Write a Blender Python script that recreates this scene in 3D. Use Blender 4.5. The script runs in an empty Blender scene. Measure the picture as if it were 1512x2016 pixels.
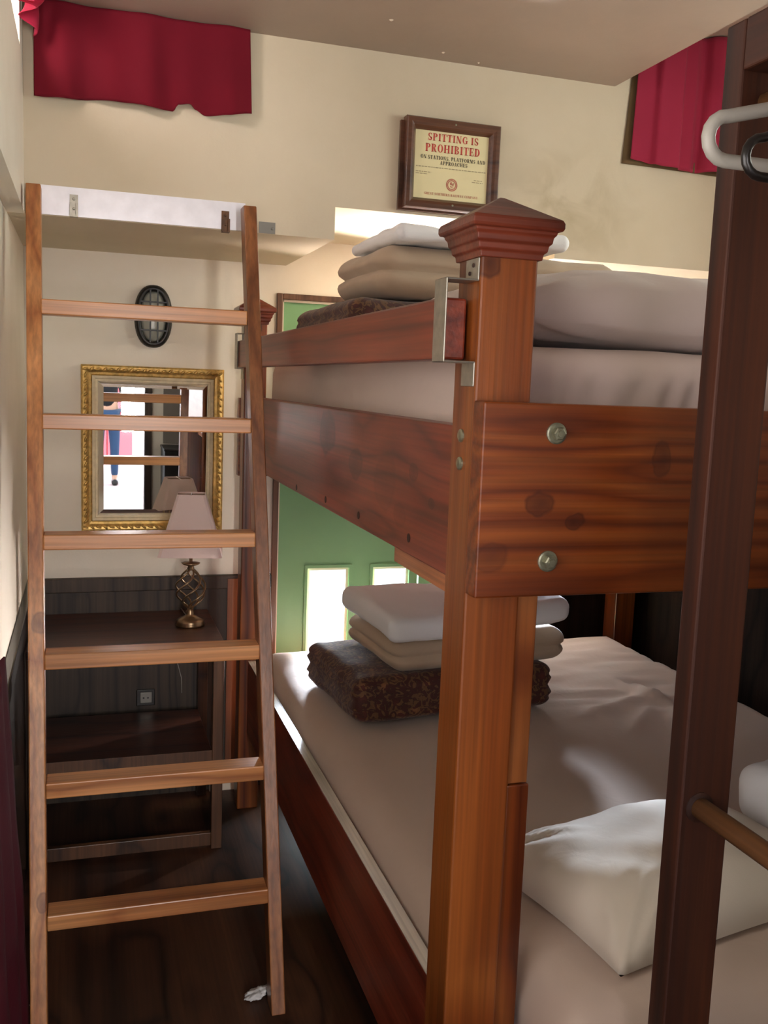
import bpy, bmesh, math, random
from mathutils import Vector, Matrix, noise
random.seed(7)
sc = bpy.context.scene
C = sc.collection
PI = math.pi

# ------------------------------------------------------------------ helpers
def tag(o, label=None, cat=None, group=None, kind=None):
    if label: o['label'] = label
    if cat: o['category'] = cat
    if group: o['group'] = group
    if kind: o['kind'] = kind
    return o

def thing(name, loc, label, cat, group=None):
    o = bpy.data.objects.new(name, None)
    o.empty_display_size = .05
    C.objects.link(o); o.location = loc
    return tag(o, label, cat, group)

def obj(name, bm, m, parent=None, smooth=False, bevel=0, sub=0, solid=0, autosm=None):
    bmesh.ops.recalc_face_normals(bm, faces=bm.faces)
    me = bpy.data.meshes.new(name); bm.to_mesh(me); bm.free()
    for mm in (m if isinstance(m, (list, tuple)) else [m]): me.materials.append(mm)
    o = bpy.data.objects.new(name, me); C.objects.link(o)
    if smooth:
        for p in me.polygons: p.use_smooth = True
    if solid:
        s = o.modifiers.new('solid', 'SOLIDIFY'); s.thickness = solid; s.offset = 0
    if bevel:
        b = o.modifiers.new('bev', 'BEVEL'); b.width = bevel; b.segments = 2; b.limit_method = 'ANGLE'; b.angle_limit = .6
    if sub:
        s = o.modifiers.new('sub', 'SUBSURF'); s.levels = s.render_levels = sub
    if parent is not None:
        o.parent = parent
        o.matrix_parent_inverse = world_of(parent).inverted()
    return o

def world_of(p):
    m = p.matrix_basis.copy()
    if p.parent is not None:
        m = world_of(p.parent) @ p.matrix_parent_inverse @ m
    return m

def struct(name, bm, m, parent=None, **k):
    o = obj(name, bm, m, parent, **k)
    if parent is None: o['kind'] = 'structure'
    return o

def BM(): return bmesh.new()

def box(bm, x0, x1, y0, y1, z0, z1, mi=0):
    vs = [bm.verts.new((x, y, z)) for x in (x0, x1) for y in (y0, y1) for z in (z0, z1)]
    for f in ((0,1,3,2),(4,6,7,5),(0,4,5,1),(2,3,7,6),(0,2,6,4),(1,5,7,3)):
        fc = bm.faces.new([vs[i] for i in f]); fc.material_index = mi
    return bm

def bx(x0, x1, y0, y1, z0, z1): return box(BM(), x0, x1, y0, y1, z0, z1)

def obox(bm, c, ax, ay, az, hx, hy, hz):
    """oriented box: centre, three unit axes, half sizes"""
    c = Vector(c); vs = []
    for i in (-1, 1):
        for j in (-1, 1):
            for k in (-1, 1):
                vs.append(bm.verts.new(c + Vector(ax)*hx*i + Vector(ay)*hy*j + Vector(az)*hz*k))
    for f in ((0,1,3,2),(4,6,7,5),(0,4,5,1),(2,3,7,6),(0,2,6,4),(1,5,7,3)):
        bm.faces.new([vs[i] for i in f])
    return bm

def prism(bm, pts, axis, a, b):
    """polygon pts in the other two axes extruded along axis from a to b"""
    def P(p, t):
        return {'x': (t, p[0], p[1]), 'y': (p[0], t, p[1]), 'z': (p[0], p[1], t)}[axis]
    A = [bm.verts.new(P(p, a)) for p in pts]; B = [bm.verts.new(P(p, b)) for p in pts]
    n = len(pts)
    bm.faces.new(A); bm.faces.new(B[::-1])
    for i in range(n): bm.faces.new((A[i], B[i], B[(i+1) % n], A[(i+1) % n]))
    return bm

def tube(bm, pts, r, seg=10, closed=False, caps=True):
    pts = [Vector(p) for p in pts]; n = len(pts); rings = []
    up = None
    for i, p in enumerate(pts):
        if closed: t = (pts[(i+1) % n] - pts[i-1]).normalized()
        else: t = (pts[min(i+1, n-1)] - pts[max(i-1, 0)]).normalized()
        if up is None:
            up = t.orthogonal().normalized()
        up = (up - t*up.dot(t)).normalized(); w = t.cross(up)
        rr = r[i] if isinstance(r, (list, tuple)) else r
        rings.append([bm.verts.new(p + (up*math.cos(2*PI*k/seg) + w*math.sin(2*PI*k/seg))*rr) for k in range(seg)])
    for i in range(n if closed else n-1):
        a, b = rings[i], rings[(i+1) % n]
        off = 0
        if closed and i == n-1:
            best = 1e9
            for o in range(seg):
                d = (a[0].co - b[o].co).length
                if d < best: best, off = d, o
        for k in range(seg):
            bm.faces.new((a[k], a[(k+1) % seg], b[(k+1+off) % seg], b[(k+off) % seg]))
    if caps and not closed:
        bm.faces.new(rings[0][::-1]); bm.faces.new(rings[-1])
    return bm

def lathe(bm, prof, c, seg=24, a='z'):
    rings = []
    for r, z in prof:
        ring = []
        for k in range(seg):
            t = 2*PI*k/seg
            p = {'z': (r*math.cos(t), r*math.sin(t), z), 'y': (r*math.cos(t), z, r*math.sin(t)), 'x': (z, r*math.cos(t), r*math.sin(t))}[a]
            ring.append(bm.verts.new(Vector(c) + Vector(p)))
        rings.append(ring)
    for i in range(len(rings)-1):
        for k in range(seg):
            bm.faces.new((rings[i][k], rings[i][(k+1) % seg], rings[i+1][(k+1) % seg], rings[i+1][k]))
    bm.faces.new(rings[0][::-1]); bm.faces.new(rings[-1])
    return bm

def fnoise(p, s, seed=0.0):
    return noise.noise(Vector((p[0]*s + seed, p[1]*s + seed*1.7, p[2]*s - seed)))

def softbox(dim, r, step=.02, disp=None):
    """subdivided rounded box centred on the origin, optionally displaced"""
    h = [d/2 for d in dim]; bm = BM(); cache = {}
    n = [max(2, int(d/step)) for d in dim]
    def coords(a):
        # denser lines in the rounded zones
        L = h[a]; rr = min(r, L*.98); k = 5
        out = [-L + rr*i/k for i in range(k)]
        m = max(1, int((2*L - 2*rr)/step))
        out += [-L + rr + (2*L - 2*rr)*i/m for i in range(m+1)]
        out += [L - rr + rr*i/k for i in range(1, k+1)]
        return out
    cs = [coords(a) for a in range(3)]
    def vert(p):
        key = tuple(round(v, 5) for v in p)
        if key in cache: return cache[key]
        q = Vector([max(-(h[i]-min(r, h[i]*.98)), min(h[i]-min(r, h[i]*.98), p[i])) for i in range(3)])
        d = Vector(p) - q
        w = q + d.normalized()*min(r, min(h)*.98) if d.length > 1e-9 else Vector(p)
        nn = d.normalized() if d.length > 1e-9 else Vector((0, 0, 1))
        if disp: w = disp(w, nn, h)
        cache[key] = bm.verts.new(w)
        return cache[key]
    for a in range(3):
        u, v = (a+1) % 3, (a+2) % 3
        for s in (-1, 1):
            for i in range(len(cs[u])-1):
                for j in range(len(cs[v])-1):
                    quad = []
                    for (ii, jj) in ((i, j), (i+1, j), (i+1, j+1), (i, j+1)):
                        p = [0, 0, 0]; p[a] = s*h[a]; p[u] = cs[u][ii]; p[v] = cs[v][jj]
                        quad.append(vert(p))
                    if len(set(quad)) == 4:
                        try: bm.faces.new(quad)
                        except ValueError: pass
    return bm

def xf(bm, loc, rz=0, rx=0, ry=0):
    m = Matrix.Translation(loc) @ Matrix.Rotation(rz, 4, 'Z') @ Matrix.Rotation(ry, 4, 'Y') @ Matrix.Rotation(rx, 4, 'X')
    bmesh.ops.transform(bm, matrix=m, verts=bm.verts)
    return bm

# ------------------------------------------------------------------ materials
def nmat(name):
    m = bpy.data.materials.new(name); m.use_nodes = True
    nt = m.node_tree; b = nt.nodes['Principled BSDF']
    return m, nt, b

def srgb(r, g, b):
    f = lambda c: (c/255/12.92) if c/255 <= .04045 else ((c/255+.055)/1.055)**2.4
    return (f(r), f(g), f(b), 1)

def N(nt, t, **k):
    n = nt.nodes.new(t)
    for a, v in k.items():
        if a in n.inputs.keys(): n.inputs[a].default_value = v
        else: setattr(n, a, v)
    return n

def ramp(nt, stops):
    r = nt.nodes.new('ShaderNodeValToRGB')
    e = r.color_ramp.elements
    e[0].position, e[0].color = stops[0]
    e[1].position, e[1].color = stops[1]
    for p, c in stops[2:]:
        x = e.new(p); x.color = c
    return r

def coord(nt, scale):
    tc = N(nt, 'ShaderNodeTexCoord'); mp = N(nt, 'ShaderNodeMapping')
    mp.inputs['Scale'].default_value = scale
    nt.links.new(tc.outputs['Object'], mp.inputs['Vector'])
    return mp

def plain(name, col, rough=.6, metal=0, var=.0, vs=8, bump=0, bs=60, sheen=0, spec=.5):
    m, nt, b = nmat(name)
    b.inputs['Roughness'].default_value = rough; b.inputs['Metallic'].default_value = metal
    b.inputs['Specular IOR Level'].default_value = spec
    if sheen: b.inputs['Sheen Weight'].default_value = sheen
    mp = coord(nt, (1, 1, 1))
    n = N(nt, 'ShaderNodeTexNoise', Scale=vs, Detail=5.0)
    nt.links.new(mp.outputs[0], n.inputs['Vector'])
    d = tuple(c*(1-var) for c in col[:3]) + (1,); l = tuple(min(1, c*(1+var*.6)) for c in col[:3]) + (1,)
    r = ramp(nt, [(.3, d), (.7, l)])
    nt.links.new(n.outputs['Fac'], r.inputs[0]); nt.links.new(r.outputs[0], b.inputs['Base Color'])
    if bump:
        n2 = N(nt, 'ShaderNodeTexNoise', Scale=bs, Detail=4.0)
        nt.links.new(mp.outputs[0], n2.inputs['Vector'])
        bp = N(nt, 'ShaderNodeBump', Strength=bump, Distance=.01)
        nt.links.new(n2.outputs['Fac'], bp.inputs['Height']); nt.links.new(bp.outputs[0], b.inputs['Normal'])
    return m

def wood(name, dark, mid, light, axis, rough=.35, fine=1.0, knot=.5, seed=0.0, ring=22, kscale=5.0, coat=0.25, spots=()):
    m, nt, b = nmat(name); L = nt.links
    b.inputs['Roughness'].default_value = rough
    b.inputs['Coat Weight'].default_value = coat; b.inputs['Coat Roughness'].default_value = .25
    st = {'x': (.018, 1, 1), 'y': (1, .018, 1), 'z': (1, 1, .018)}[axis]
    mp = coord(nt, st); mp.inputs['Location'].default_value = (seed, seed*.7, seed*1.3)
    # knots: ellipses stretched a little along the grain
    ks = {'x': (.55, 1, 1), 'y': (1, .55, 1), 'z': (1, 1, .55)}[axis]
    mk = coord(nt, ks); mk.inputs['Location'].default_value = (seed*1.1, seed*2.3, seed*.9)
    vo = N(nt, 'ShaderNodeTexVoronoi', Scale=kscale, Randomness=1.0); L.new(mk.outputs[0], vo.inputs['Vector'])
    kn = ramp(nt, [(0.0, (1, 1, 1, 1)), (.17, (0, 0, 0, 1)), (.085, (.75, .75, .75, 1))]); L.new(vo.outputs['Distance'], kn.inputs[0])
    kw = ramp(nt, [(0.0, (1, 1, 1, 1)), (.45, (0, 0, 0, 1))]); L.new(vo.outputs['Distance'], kw.inputs[0])
    # long grain
    n1 = N(nt, 'ShaderNodeTexNoise', Scale=3.2, Detail=2.0, Roughness=.5); L.new(mp.outputs[0], n1.inputs['Vector'])
    a1 = N(nt, 'ShaderNodeMath', operation='MULTIPLY'); a1.inputs[1].default_value = ring; L.new(n1.outputs['Fac'], a1.inputs[0])
    a2 = N(nt, 'ShaderNodeMath', operation='MULTIPLY_ADD'); a2.inputs[1].default_value = 1.6
    L.new(kw.outputs[0], a2.inputs[0]); L.new(a1.outputs[0], a2.inputs[2])
    fr = N(nt, 'ShaderNodeMath', operation='PINGPONG'); fr.inputs[1].default_value = 1.0; L.new(a2.outputs[0], fr.inputs[0])
    cr = ramp(nt, [(0.0, dark), (.95, light), (.3, mid)]); L.new(fr.outputs[0], cr.inputs[0])
    # fine fibre
    n2 = N(nt, 'ShaderNodeTexNoise', Scale=110*fine, Detail=3.0); L.new(mp.outputs[0], n2.inputs['Vector'])
    fr2 = ramp(nt, [(.35, (.72, .72, .72, 1)), (.65, (1.08, 1.08, 1.08, 1))]); L.new(n2.outputs['Fac'], fr2.inputs[0])
    # broad tone
    n3 = N(nt, 'ShaderNodeTexNoise', Scale=3.0, Detail=2.0); L.new(mk.outputs[0], n3.inputs['Vector'])
    fr3 = ramp(nt, [(.3, (.72, .68, .66, 1)), (.7, (1.12, 1.12, 1.1, 1))]); L.new(n3.outputs['Fac'], fr3.inputs[0])
    def mul(a, c):
        x = N(nt, 'ShaderNodeMix', data_type='RGBA', blend_type='MULTIPLY'); x.inputs[0].default_value = 1
        L.new(a, x.inputs[6]); L.new(c, x.inputs[7]); return x.outputs[2]
    o = mul(mul(cr.outputs[0], fr2.outputs[0]), fr3.outputs[0])
    mx = N(nt, 'ShaderNodeMix', data_type='RGBA'); mx.inputs[7].default_value = tuple(c*.45 for c in dark[:3]) + (1,)
    kf = N(nt, 'ShaderNodeMath', operation='MULTIPLY'); kf.inputs[1].default_value = knot; L.new(kn.outputs[0], kf.inputs[0])
    L.new(kf.outputs[0], mx.inputs[0]); L.new(o, mx.inputs[6])
    out = mx.outputs[2]
    for (c3, s3, col, amt, dist) in spots:
        tcx = N(nt, 'ShaderNodeTexCoord')
        nz = N(nt, 'ShaderNodeTexNoise', Scale=dist[0], Detail=2.0); L.new(tcx.outputs['Object'], nz.inputs['Vector'])
        sb = N(nt, 'ShaderNodeVectorMath', operation='SUBTRACT'); sb.inputs[1].default_value = (.5, .5, .5); L.new(nz.outputs['Color'], sb.inputs[0])
        ml = N(nt, 'ShaderNodeVectorMath', operation='SCALE'); ml.inputs['Scale'].default_value = dist[1]; L.new(sb.outputs[0], ml.inputs[0])
        ad = N(nt, 'ShaderNodeVectorMath', operation='ADD'); L.new(tcx.outputs['Object'], ad.inputs[0]); L.new(ml.outputs[0], ad.inputs[1])
        mq = N(nt, 'ShaderNodeMapping'); mq.inputs['Scale'].default_value = tuple(1/v if v else 0 for v in s3)
        mq.inputs['Location'].default_value = tuple(-c/v if v else 0 for c, v in zip(c3, s3)); L.new(ad.outputs[0], mq.inputs['Vector'])
        gq = N(nt, 'ShaderNodeTexGradient', gradient_type='SPHERICAL'); L.new(mq.outputs[0], gq.inputs[0])
        rq = ramp(nt, [(.0, (0, 0, 0, 1)), (.9, (1, 1, 1, 1)), (.18, (.95, .95, .95, 1)), (.32, (.72, .72, .72, 1))]); L.new(gq.outputs['Fac'], rq.inputs[0])
        fq = N(nt, 'ShaderNodeMath', operation='MULTIPLY'); fq.inputs[1].default_value = amt; L.new(rq.outputs[0], fq.inputs[0])
        mz = N(nt, 'ShaderNodeMix', data_type='RGBA'); mz.inputs[7].default_value = col
        L.new(fq.outputs[0], mz.inputs[0]); L.new(out, mz.inputs[6]); out = mz.outputs[2]
    L.new(out, b.inputs['Base Color'])
    bp = N(nt, 'ShaderNodeBump', Strength=.12, Distance=.004); L.new(n2.outputs['Fac'], bp.inputs['Height']); L.new(bp.outputs[0], b.inputs['Normal'])
    return m

def emis(name, col, s):
    m, nt, b = nmat(name)
    b.inputs['Base Color'].default_value = col
    b.inputs['Emission Color'].default_value = col; b.inputs['Emission Strength'].default_value = s
    return m

def glass(name, tint=(1, 1, 1, 1), gl=.07):
    m, nt, b = nmat(name); nt.nodes.remove(b)
    t = N(nt, 'ShaderNodeBsdfTransparent'); t.inputs[0].default_value = tint
    g = N(nt, 'ShaderNodeBsdfGlossy', Roughness=.05)
    mx = N(nt, 'ShaderNodeMixShader'); mx.inputs[0].default_value = gl
    nt.links.new(t.outputs[0], mx.inputs[1]); nt.links.new(g.outputs[0], mx.inputs[2])
    nt.links.new(mx.outputs[0], nt.nodes['Material Output'].inputs[0])
    return m

def cloth(name, col, rough=.85, var=.06, weave=900, bump=.15, trans=0, sheen=.2):
    m, nt, b = nmat(name); L = nt.links
    b.inputs['Roughness'].default_value = rough; b.inputs['Sheen Weight'].default_value = sheen
    b.inputs['Specular IOR Level'].default_value = .25
    mp = coord(nt, (1, 1, 1))
    n = N(nt, 'ShaderNodeTexNoise', Scale=5.0, Detail=4.0); L.new(mp.outputs[0], n.inputs['Vector'])
    r = ramp(nt, [(.3, tuple(c*(1-var) for c in col[:3])+(1,)), (.7, col)]); L.new(n.outputs['Fac'], r.inputs[0])
    L.new(r.outputs[0], b.inputs['Base Color'])
    n2 = N(nt, 'ShaderNodeTexNoise', Scale=weave, Detail=1.0); L.new(mp.outputs[0], n2.inputs['Vector'])
    n3 = N(nt, 'ShaderNodeTexNoise', Scale=22.0, Detail=3.0, Distortion=.6); L.new(mp.outputs[0], n3.inputs['Vector'])
    b1 = N(nt, 'ShaderNodeBump', Strength=bump, Distance=.001); L.new(n2.outputs['Fac'], b1.inputs['Height'])
    b2 = N(nt, 'ShaderNodeBump', Strength=.12, Distance=.01); L.new(n3.outputs['Fac'], b2.inputs['Height']); L.new(b1.outputs[0], b2.inputs['Normal'])
    L.new(b2.outputs[0], b.inputs['Normal'])
    if trans:
        tr = N(nt, 'ShaderNodeBsdfTranslucent'); L.new(r.outputs[0], tr.inputs[0])
        mx = N(nt, 'ShaderNodeMixShader'); mx.inputs[0].default_value = trans
        L.new(b.outputs[0], mx.inputs[1]); L.new(tr.outputs[0], mx.inputs[2]); L.new(mx.outputs[0], nt.nodes['Material Output'].inputs[0])
    return m

def damask(name):
    m, nt, b = nmat(name); L = nt.links
    b.inputs['Roughness'].default_value = .7; b.inputs['Sheen Weight'].default_value = .15
    mp = coord(nt, (1, 1, 1))
    n = N(nt, 'ShaderNodeTexNoise', Scale=34.0, Detail=2.0, Distortion=2.2); L.new(mp.outputs[0], n.inputs['Vector'])
    r = ramp(nt, [(.47, srgb(84, 34, 26)), (.56, srgb(126, 90, 56)), (.50, srgb(60, 22, 18))]); L.new(n.outputs['Fac'], r.inputs[0])
    v = N(nt, 'ShaderNodeTexVoronoi', Scale=26.0); L.new(mp.outputs[0], v.inputs['Vector'])
    r2 = ramp(nt, [(.1, (1.1, .95, .85, 1)), (.45, (.6, .55, .5, 1))]); L.new(v.outputs['Distance'], r2.inputs[0])
    x = N(nt, 'ShaderNodeMix', data_type='RGBA', blend_type='MULTIPLY'); x.inputs[0].default_value = .9
    L.new(r.outputs[0], x.inputs[6]); L.new(r2.outputs[0], x.inputs[7]); L.new(x.outputs[2], b.inputs['Base Color'])
    bp = N(nt, 'ShaderNodeBump', Strength=.4, Distance=.004); L.new(n.outputs['Fac'], bp.inputs['Height']); L.new(bp.outputs[0], b.inputs['Normal'])
    return m

def wall_mat(name, base, stain, ex=0.5):
    m, nt, b = nmat(name); L = nt.links
    b.inputs['Roughness'].default_value = .75; b.inputs['Specular IOR Level'].default_value = .3
    mp = coord(nt, (1, 1, 1))
    n = N(nt, 'ShaderNodeTexNoise', Scale=1.7, Detail=6.0, Roughness=.62); L.new(mp.outputs[0], n.inputs['Vector'])
    r = ramp(nt, [(.38, stain), (.60, base)]); L.new(n.outputs['Fac'], r.inputs[0])
    mx = N(nt, 'ShaderNodeMix', data_type='RGBA'); mx.inputs[0].default_value = ex; mx.inputs[6].default_value = base
    L.new(r.outputs[0], mx.inputs[7]); L.new(mx.outputs[2], b.inputs['Base Color'])
    n2 = N(nt, 'ShaderNodeTexNoise', Scale=120.0, Detail=4.0); L.new(mp.outputs[0], n2.inputs['Vector'])
    bp = N(nt, 'ShaderNodeBump', Strength=.08, Distance=.004); L.new(n2.outputs['Fac'], bp.inputs['Height']); L.new(bp.outputs[0], b.inputs['Normal'])
    return m

M = {}
M['wall'] = wall_mat('painted plaster', srgb(240, 234, 220), srgb(226, 218, 200))
def upper_mat():
    # cream paint with one scuffed patch to the right of the framed notice
    m = wall_mat('scuffed plaster', srgb(214, 203, 180), srgb(203, 191, 164))
    nt = m.node_tree; L = nt.links; b = nt.nodes['Principled BSDF']
    tc = N(nt, 'ShaderNodeTexCoord'); mp = N(nt, 'ShaderNodeMapping')
    mp.inputs['Location'].default_value = (-1.50*3.2, 0, -2.19*4.4); mp.inputs['Scale'].default_value = (3.2, 0, 4.4)
    L.new(tc.outputs['Object'], mp.inputs['Vector'])
    g = N(nt, 'ShaderNodeTexGradient', gradient_type='SPHERICAL'); L.new(mp.outputs[0], g.inputs[0])
    n = N(nt, 'ShaderNodeTexNoise', Scale=7.0, Detail=5.0, Distortion=.8); L.new(tc.outputs['Object'], n.inputs['Vector'])
    r = ramp(nt, [(.42, (0, 0, 0, 1)), (.62, (1, 1, 1, 1))]); L.new(n.outputs['Fac'], r.inputs[0])
    k = N(nt, 'ShaderNodeMath', operation='MULTIPLY'); L.new(g.outputs[1], k.inputs[0]); L.new(r.outputs[0], k.inputs[1])
    k2 = N(nt, 'ShaderNodeMath', operation='MULTIPLY', use_clamp=True); k2.inputs[1].default_value = .6; L.new(k.outputs[0], k2.inputs[0])
    old = b.inputs['Base Color'].links[0].from_socket
    mx = N(nt, 'ShaderNodeMix', data_type='RGBA'); mx.inputs[7].default_value = srgb(160, 146, 112)
    L.new(k2.outputs[0], mx.inputs[0]); L.new(old, mx.inputs[6]); L.new(mx.outputs[2], b.inputs['Base Color'])
    return m
M['upper'] = upper_mat()
M['ceil'] = plain('taupe ceiling', srgb(168, 152, 138), .55, var=.06, vs=3, bump=.25, bs=14)
M['floor'] = wood('dark floor', srgb(44, 24, 14), srgb(74, 44, 28), srgb(90, 56, 36), 'y', coat=0, rough=.5, knot=.1, ring=10)
O1, O2, O3 = srgb(92, 38, 9), srgb(112, 50, 13), srgb(132, 68, 24)
KD = srgb(58, 20, 8)
EK = [((1.0, 0, 0), 0)]
M['bunk_x'] = wood('stained pine x', O1, O2, O3, 'x', seed=1.3, knot=.35, ring=34, kscale=3.4, coat=.1, spots=[
    ((.665, 0, 1.430), (.026, 0, .020), KD, .75, (30, .02)), ((.728, 0, 1.402), (.019, 0, .015), KD, .8, (30, .02)),
    ((.874, 0, 1.500), (.018, 0, .032), KD, .6, (30, .02)), ((.590, 0, 1.345), (.030, 0, .030), KD, .5, (20, .03))])
M['bunk_y'] = wood('stained pine y', O1, O2, O3, 'y', seed=4.1, knot=.5, ring=26, kscale=3.4)
M['bunk_z'] = wood('stained pine z', srgb(74, 28, 6), O2, srgb(142, 78, 30), 'z', seed=2.2, knot=.4, ring=22, kscale=3.6, coat=.1, spots=[((.580, 0, 1.785), (.022, 0, .024), KD, .8, (30, .02))])
R1, R2, R3 = srgb(104, 36, 20), srgb(130, 50, 30), srgb(148, 64, 40)
KR = srgb(62, 12, 6)
M['red_y'] = wood('reddish stained pine', R1, R2, R3, 'y', seed=3.3, knot=.3, ring=26, kscale=3.2, rough=.38, coat=.15, spots=[
    ((0, 2.285, 1.478), (0, .085, .060), KR, .8, (14, .035)), ((0, 2.02, 1.425), (0, .060, .036), KR, .6, (14, .03)),
    ((0, 1.80, 1.41), (0, .075, .060), KR, .3, (10, .04)), ((0, 1.63, 1.445), (0, .028, .018), KR, .6, (20, .015)),
    ((0, 1.70, 1.355), (0, .040, .026), KR, .3, (14, .02)), ((0, 1.53, 1.40), (0, .016, .010), KR, .9, (20, .01))])
M['cap'] = wood('mahogany post cap', srgb(92, 36, 22), srgb(116, 50, 32), srgb(126, 58, 38), 'x', knot=0, ring=8, rough=.35)
P1, P2, P3 = srgb(168, 102, 54), srgb(198, 132, 76), srgb(212, 150, 96)
PK = srgb(110, 66, 44)
M['lad_z'] = wood('ladder pine z', P1, P2, P3, 'z', seed=.7, knot=.3, ring=16, kscale=3.2, rough=.45, spots=[
    ((-.105, 0, .985), (.024, 0, .030), PK, .7, (30, .02)), ((-.095, 0, .335), (.022, 0, .024), PK, .75, (30, .02))])
M['lad_d'] = wood('ladder pine darker', srgb(124, 72, 38), srgb(150, 94, 54), srgb(164, 108, 66), 'z', seed=3.7, knot=.4, ring=16, kscale=3.2, rough=.4)  # right rail darkened, partly to put its shade into the colour
M['lad_x'] = wood('ladder pine x', P1, P2, P3, 'x', seed=5.2, knot=.4, ring=16, kscale=3.0, rough=.38)
D1, D2, D3 = srgb(40, 16, 4), srgb(66, 28, 7), srgb(77, 36, 11)
for a in 'xyz':
    M['rack_'+a] = wood('dark rack pine '+a, D1, D2, D3, a, seed=2.9, knot=.6, ring=10, coat=0, rough=.6)
M['rod'] = wood('dowel', srgb(90, 56, 28), srgb(112, 72, 38), srgb(120, 80, 44), 'y', knot=0, ring=6, coat=0, rough=.5)
M['litedge'] = wood('lit edge wood', srgb(176, 160, 138), srgb(206, 196, 178), srgb(216, 208, 192), 'y', knot=.2, ring=10)  # cut edge tone with the ledge highlight put into it
M['litpine'] = wood('lit pine', srgb(190, 106, 58), srgb(214, 132, 80), srgb(224, 148, 96), 'y', knot=.2, ring=14)  # pine raised in tone to hold the light on the cross bar
M['cleat'] = wood('cleat pine', srgb(120, 60, 24), srgb(146, 82, 38), srgb(156, 94, 48), 'z', knot=.2, ring=20, seed=8.8)
M['desk'] = wood('dark desk wood', srgb(44, 20, 12), srgb(74, 36, 22), srgb(88, 46, 28), 'x', knot=.1, ring=14, rough=.4)
M['deskz'] = wood('desk stile wood', srgb(60, 36, 20), srgb(96, 62, 38), srgb(108, 72, 46), 'z', knot=.1, ring=10, rough=.5)
M['panel'] = wood('dark oak panelling', srgb(38, 30, 24), srgb(66, 54, 44), srgb(76, 62, 50), 'z', knot=0, ring=26, rough=.55, seed=1.9, coat=.0)
M['darkpanel'] = wood('black brown panelling', srgb(16, 11, 8), srgb(30, 20, 15), srgb(36, 24, 18), 'z', knot=0, ring=18, rough=.85, coat=0)
M['darkpanel'].node_tree.nodes['Principled BSDF'].inputs['Specular IOR Level'].default_value = .1
M['black'] = plain('black gloss panelling', srgb(22, 22, 22), .22, var=.2)
M['stile'] = wood('brown trim', srgb(98, 54, 32), srgb(134, 82, 52), srgb(146, 94, 62), 'z', knot=0, ring=8)
M['green'] = plain('green door paint', srgb(122, 172, 124), .45, var=.07, vs=3, bump=.05)
M['dframe'] = wood('brown door frame', srgb(76, 50, 36), srgb(110, 76, 56), srgb(118, 84, 62), 'z', knot=0, ring=8)
M['cream'] = plain('cream trim', srgb(226, 214, 196), .5, var=.04)
M['glass'] = glass('window glass')
M['galv'] = plain('galvanised steel', srgb(176, 172, 160), .38, metal=.85, var=.18, vs=60)
M['alu'] = plain('brushed aluminium', srgb(236, 236, 244), .34, metal=.55, var=.08, vs=20, bump=.02, bs=40)
M['bolt'] = plain('zinc bolt', srgb(150, 150, 128), .35, metal=.8, var=.2, vs=90)
M['darkhole'] = plain('plugged bolt hole', srgb(46, 20, 12), .6)
M['sheet'] = cloth('pale cotton sheet', srgb(200, 178, 160), var=.03)
M['sheetpink'] = cloth('off white sheet', srgb(216, 196, 184), var=.05)
M['pillow'] = cloth('white pillowcase', srgb(216, 204, 186), var=.03)
M['pillowg'] = cloth('beige grey pillowcase', srgb(208, 192, 182), var=.05)
M['duvet'] = cloth('beige duvet', srgb(188, 166, 142), var=.07)
M['towel'] = cloth('white towel', srgb(240, 240, 240), var=.03, weave=500, bump=.3)
M['damask'] = damask('brown damask')
M['crimson'] = cloth('crimson cotton', srgb(120, 14, 36), var=.2, trans=.10, sheen=0)
M['crimsonr'] = cloth('magenta crimson cotton', srgb(168, 42, 72), var=.12, trans=.05, sheen=.1)
M['crimsonthin'] = cloth('thin crimson cotton', srgb(196, 40, 80), var=.1, trans=.45)
M['lining'] = cloth('olive curtain lining', srgb(104, 84, 56), var=.1)
M['drape'] = cloth('dark burgundy drape', srgb(88, 10, 30), var=.2, sheen=0)
M['gold'] = plain('gilt', srgb(214, 178, 106), .36, metal=.75, var=.35, vs=70)
M['gilt2'] = plain('pale gilt liner', srgb(226, 212, 176), .45, metal=.1, var=.12, vs=50)
M['mirror'] = plain('mirror glass', (.92, .93, .92, 1), .01, metal=1.0)
M['blk'] = plain('black metal', srgb(26, 25, 24), .4)
M['frost'] = plain('frosted lens', srgb(176, 178, 164), .25, var=.1)
M['frame'] = wood('walnut picture frame', srgb(56, 32, 22), srgb(88, 54, 38), srgb(98, 62, 44), 'x', knot=0, ring=10)
M['paper'] = plain('cream paper', srgb(232, 222, 176), .6, var=.03)
M['redink'] = plain('red ink', srgb(196, 72, 62), .6)
M['blkink'] = plain('black ink', srgb(70, 62, 44), .6)
M['fadeink'] = plain('faded ink', srgb(172, 158, 122), .6)
M['redfade'] = plain('faded red ink', srgb(190, 120, 98), .6)
M['bronze'] = plain('pewter lamp metal', srgb(150, 126, 98), .28, metal=.9, var=.2, vs=50)
M['shade'] = cloth('pinkish white lampshade', srgb(248, 232, 228), var=.02, trans=.35)
M['plwhite'] = plain('white plastic', srgb(160, 156, 146), .45)
M['plblack'] = plain('black plastic', srgb(22, 18, 16), .3)
M['tissue'] = cloth('white tissue', srgb(206, 204, 204), var=.05)
M['steel'] = plain('steel plate', srgb(130, 128, 122), .4, metal=.6, var=.1)
M['court'] = plain('pale pink paving', srgb(226, 206, 204), .7, var=.06)
M['redwall'] = plain('red painted wall', srgb(158, 22, 30), .6, var=.1, vs=2)
M['greywall'] = plain('grey render', srgb(120, 114, 106), .7, var=.08)
M['jeans'] = cloth('blue denim', srgb(48, 74, 108))
M['jacket'] = cloth('black jacket', srgb(24, 24, 28))
M['skin'] = plain('skin', srgb(206, 160, 134), .5)
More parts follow.
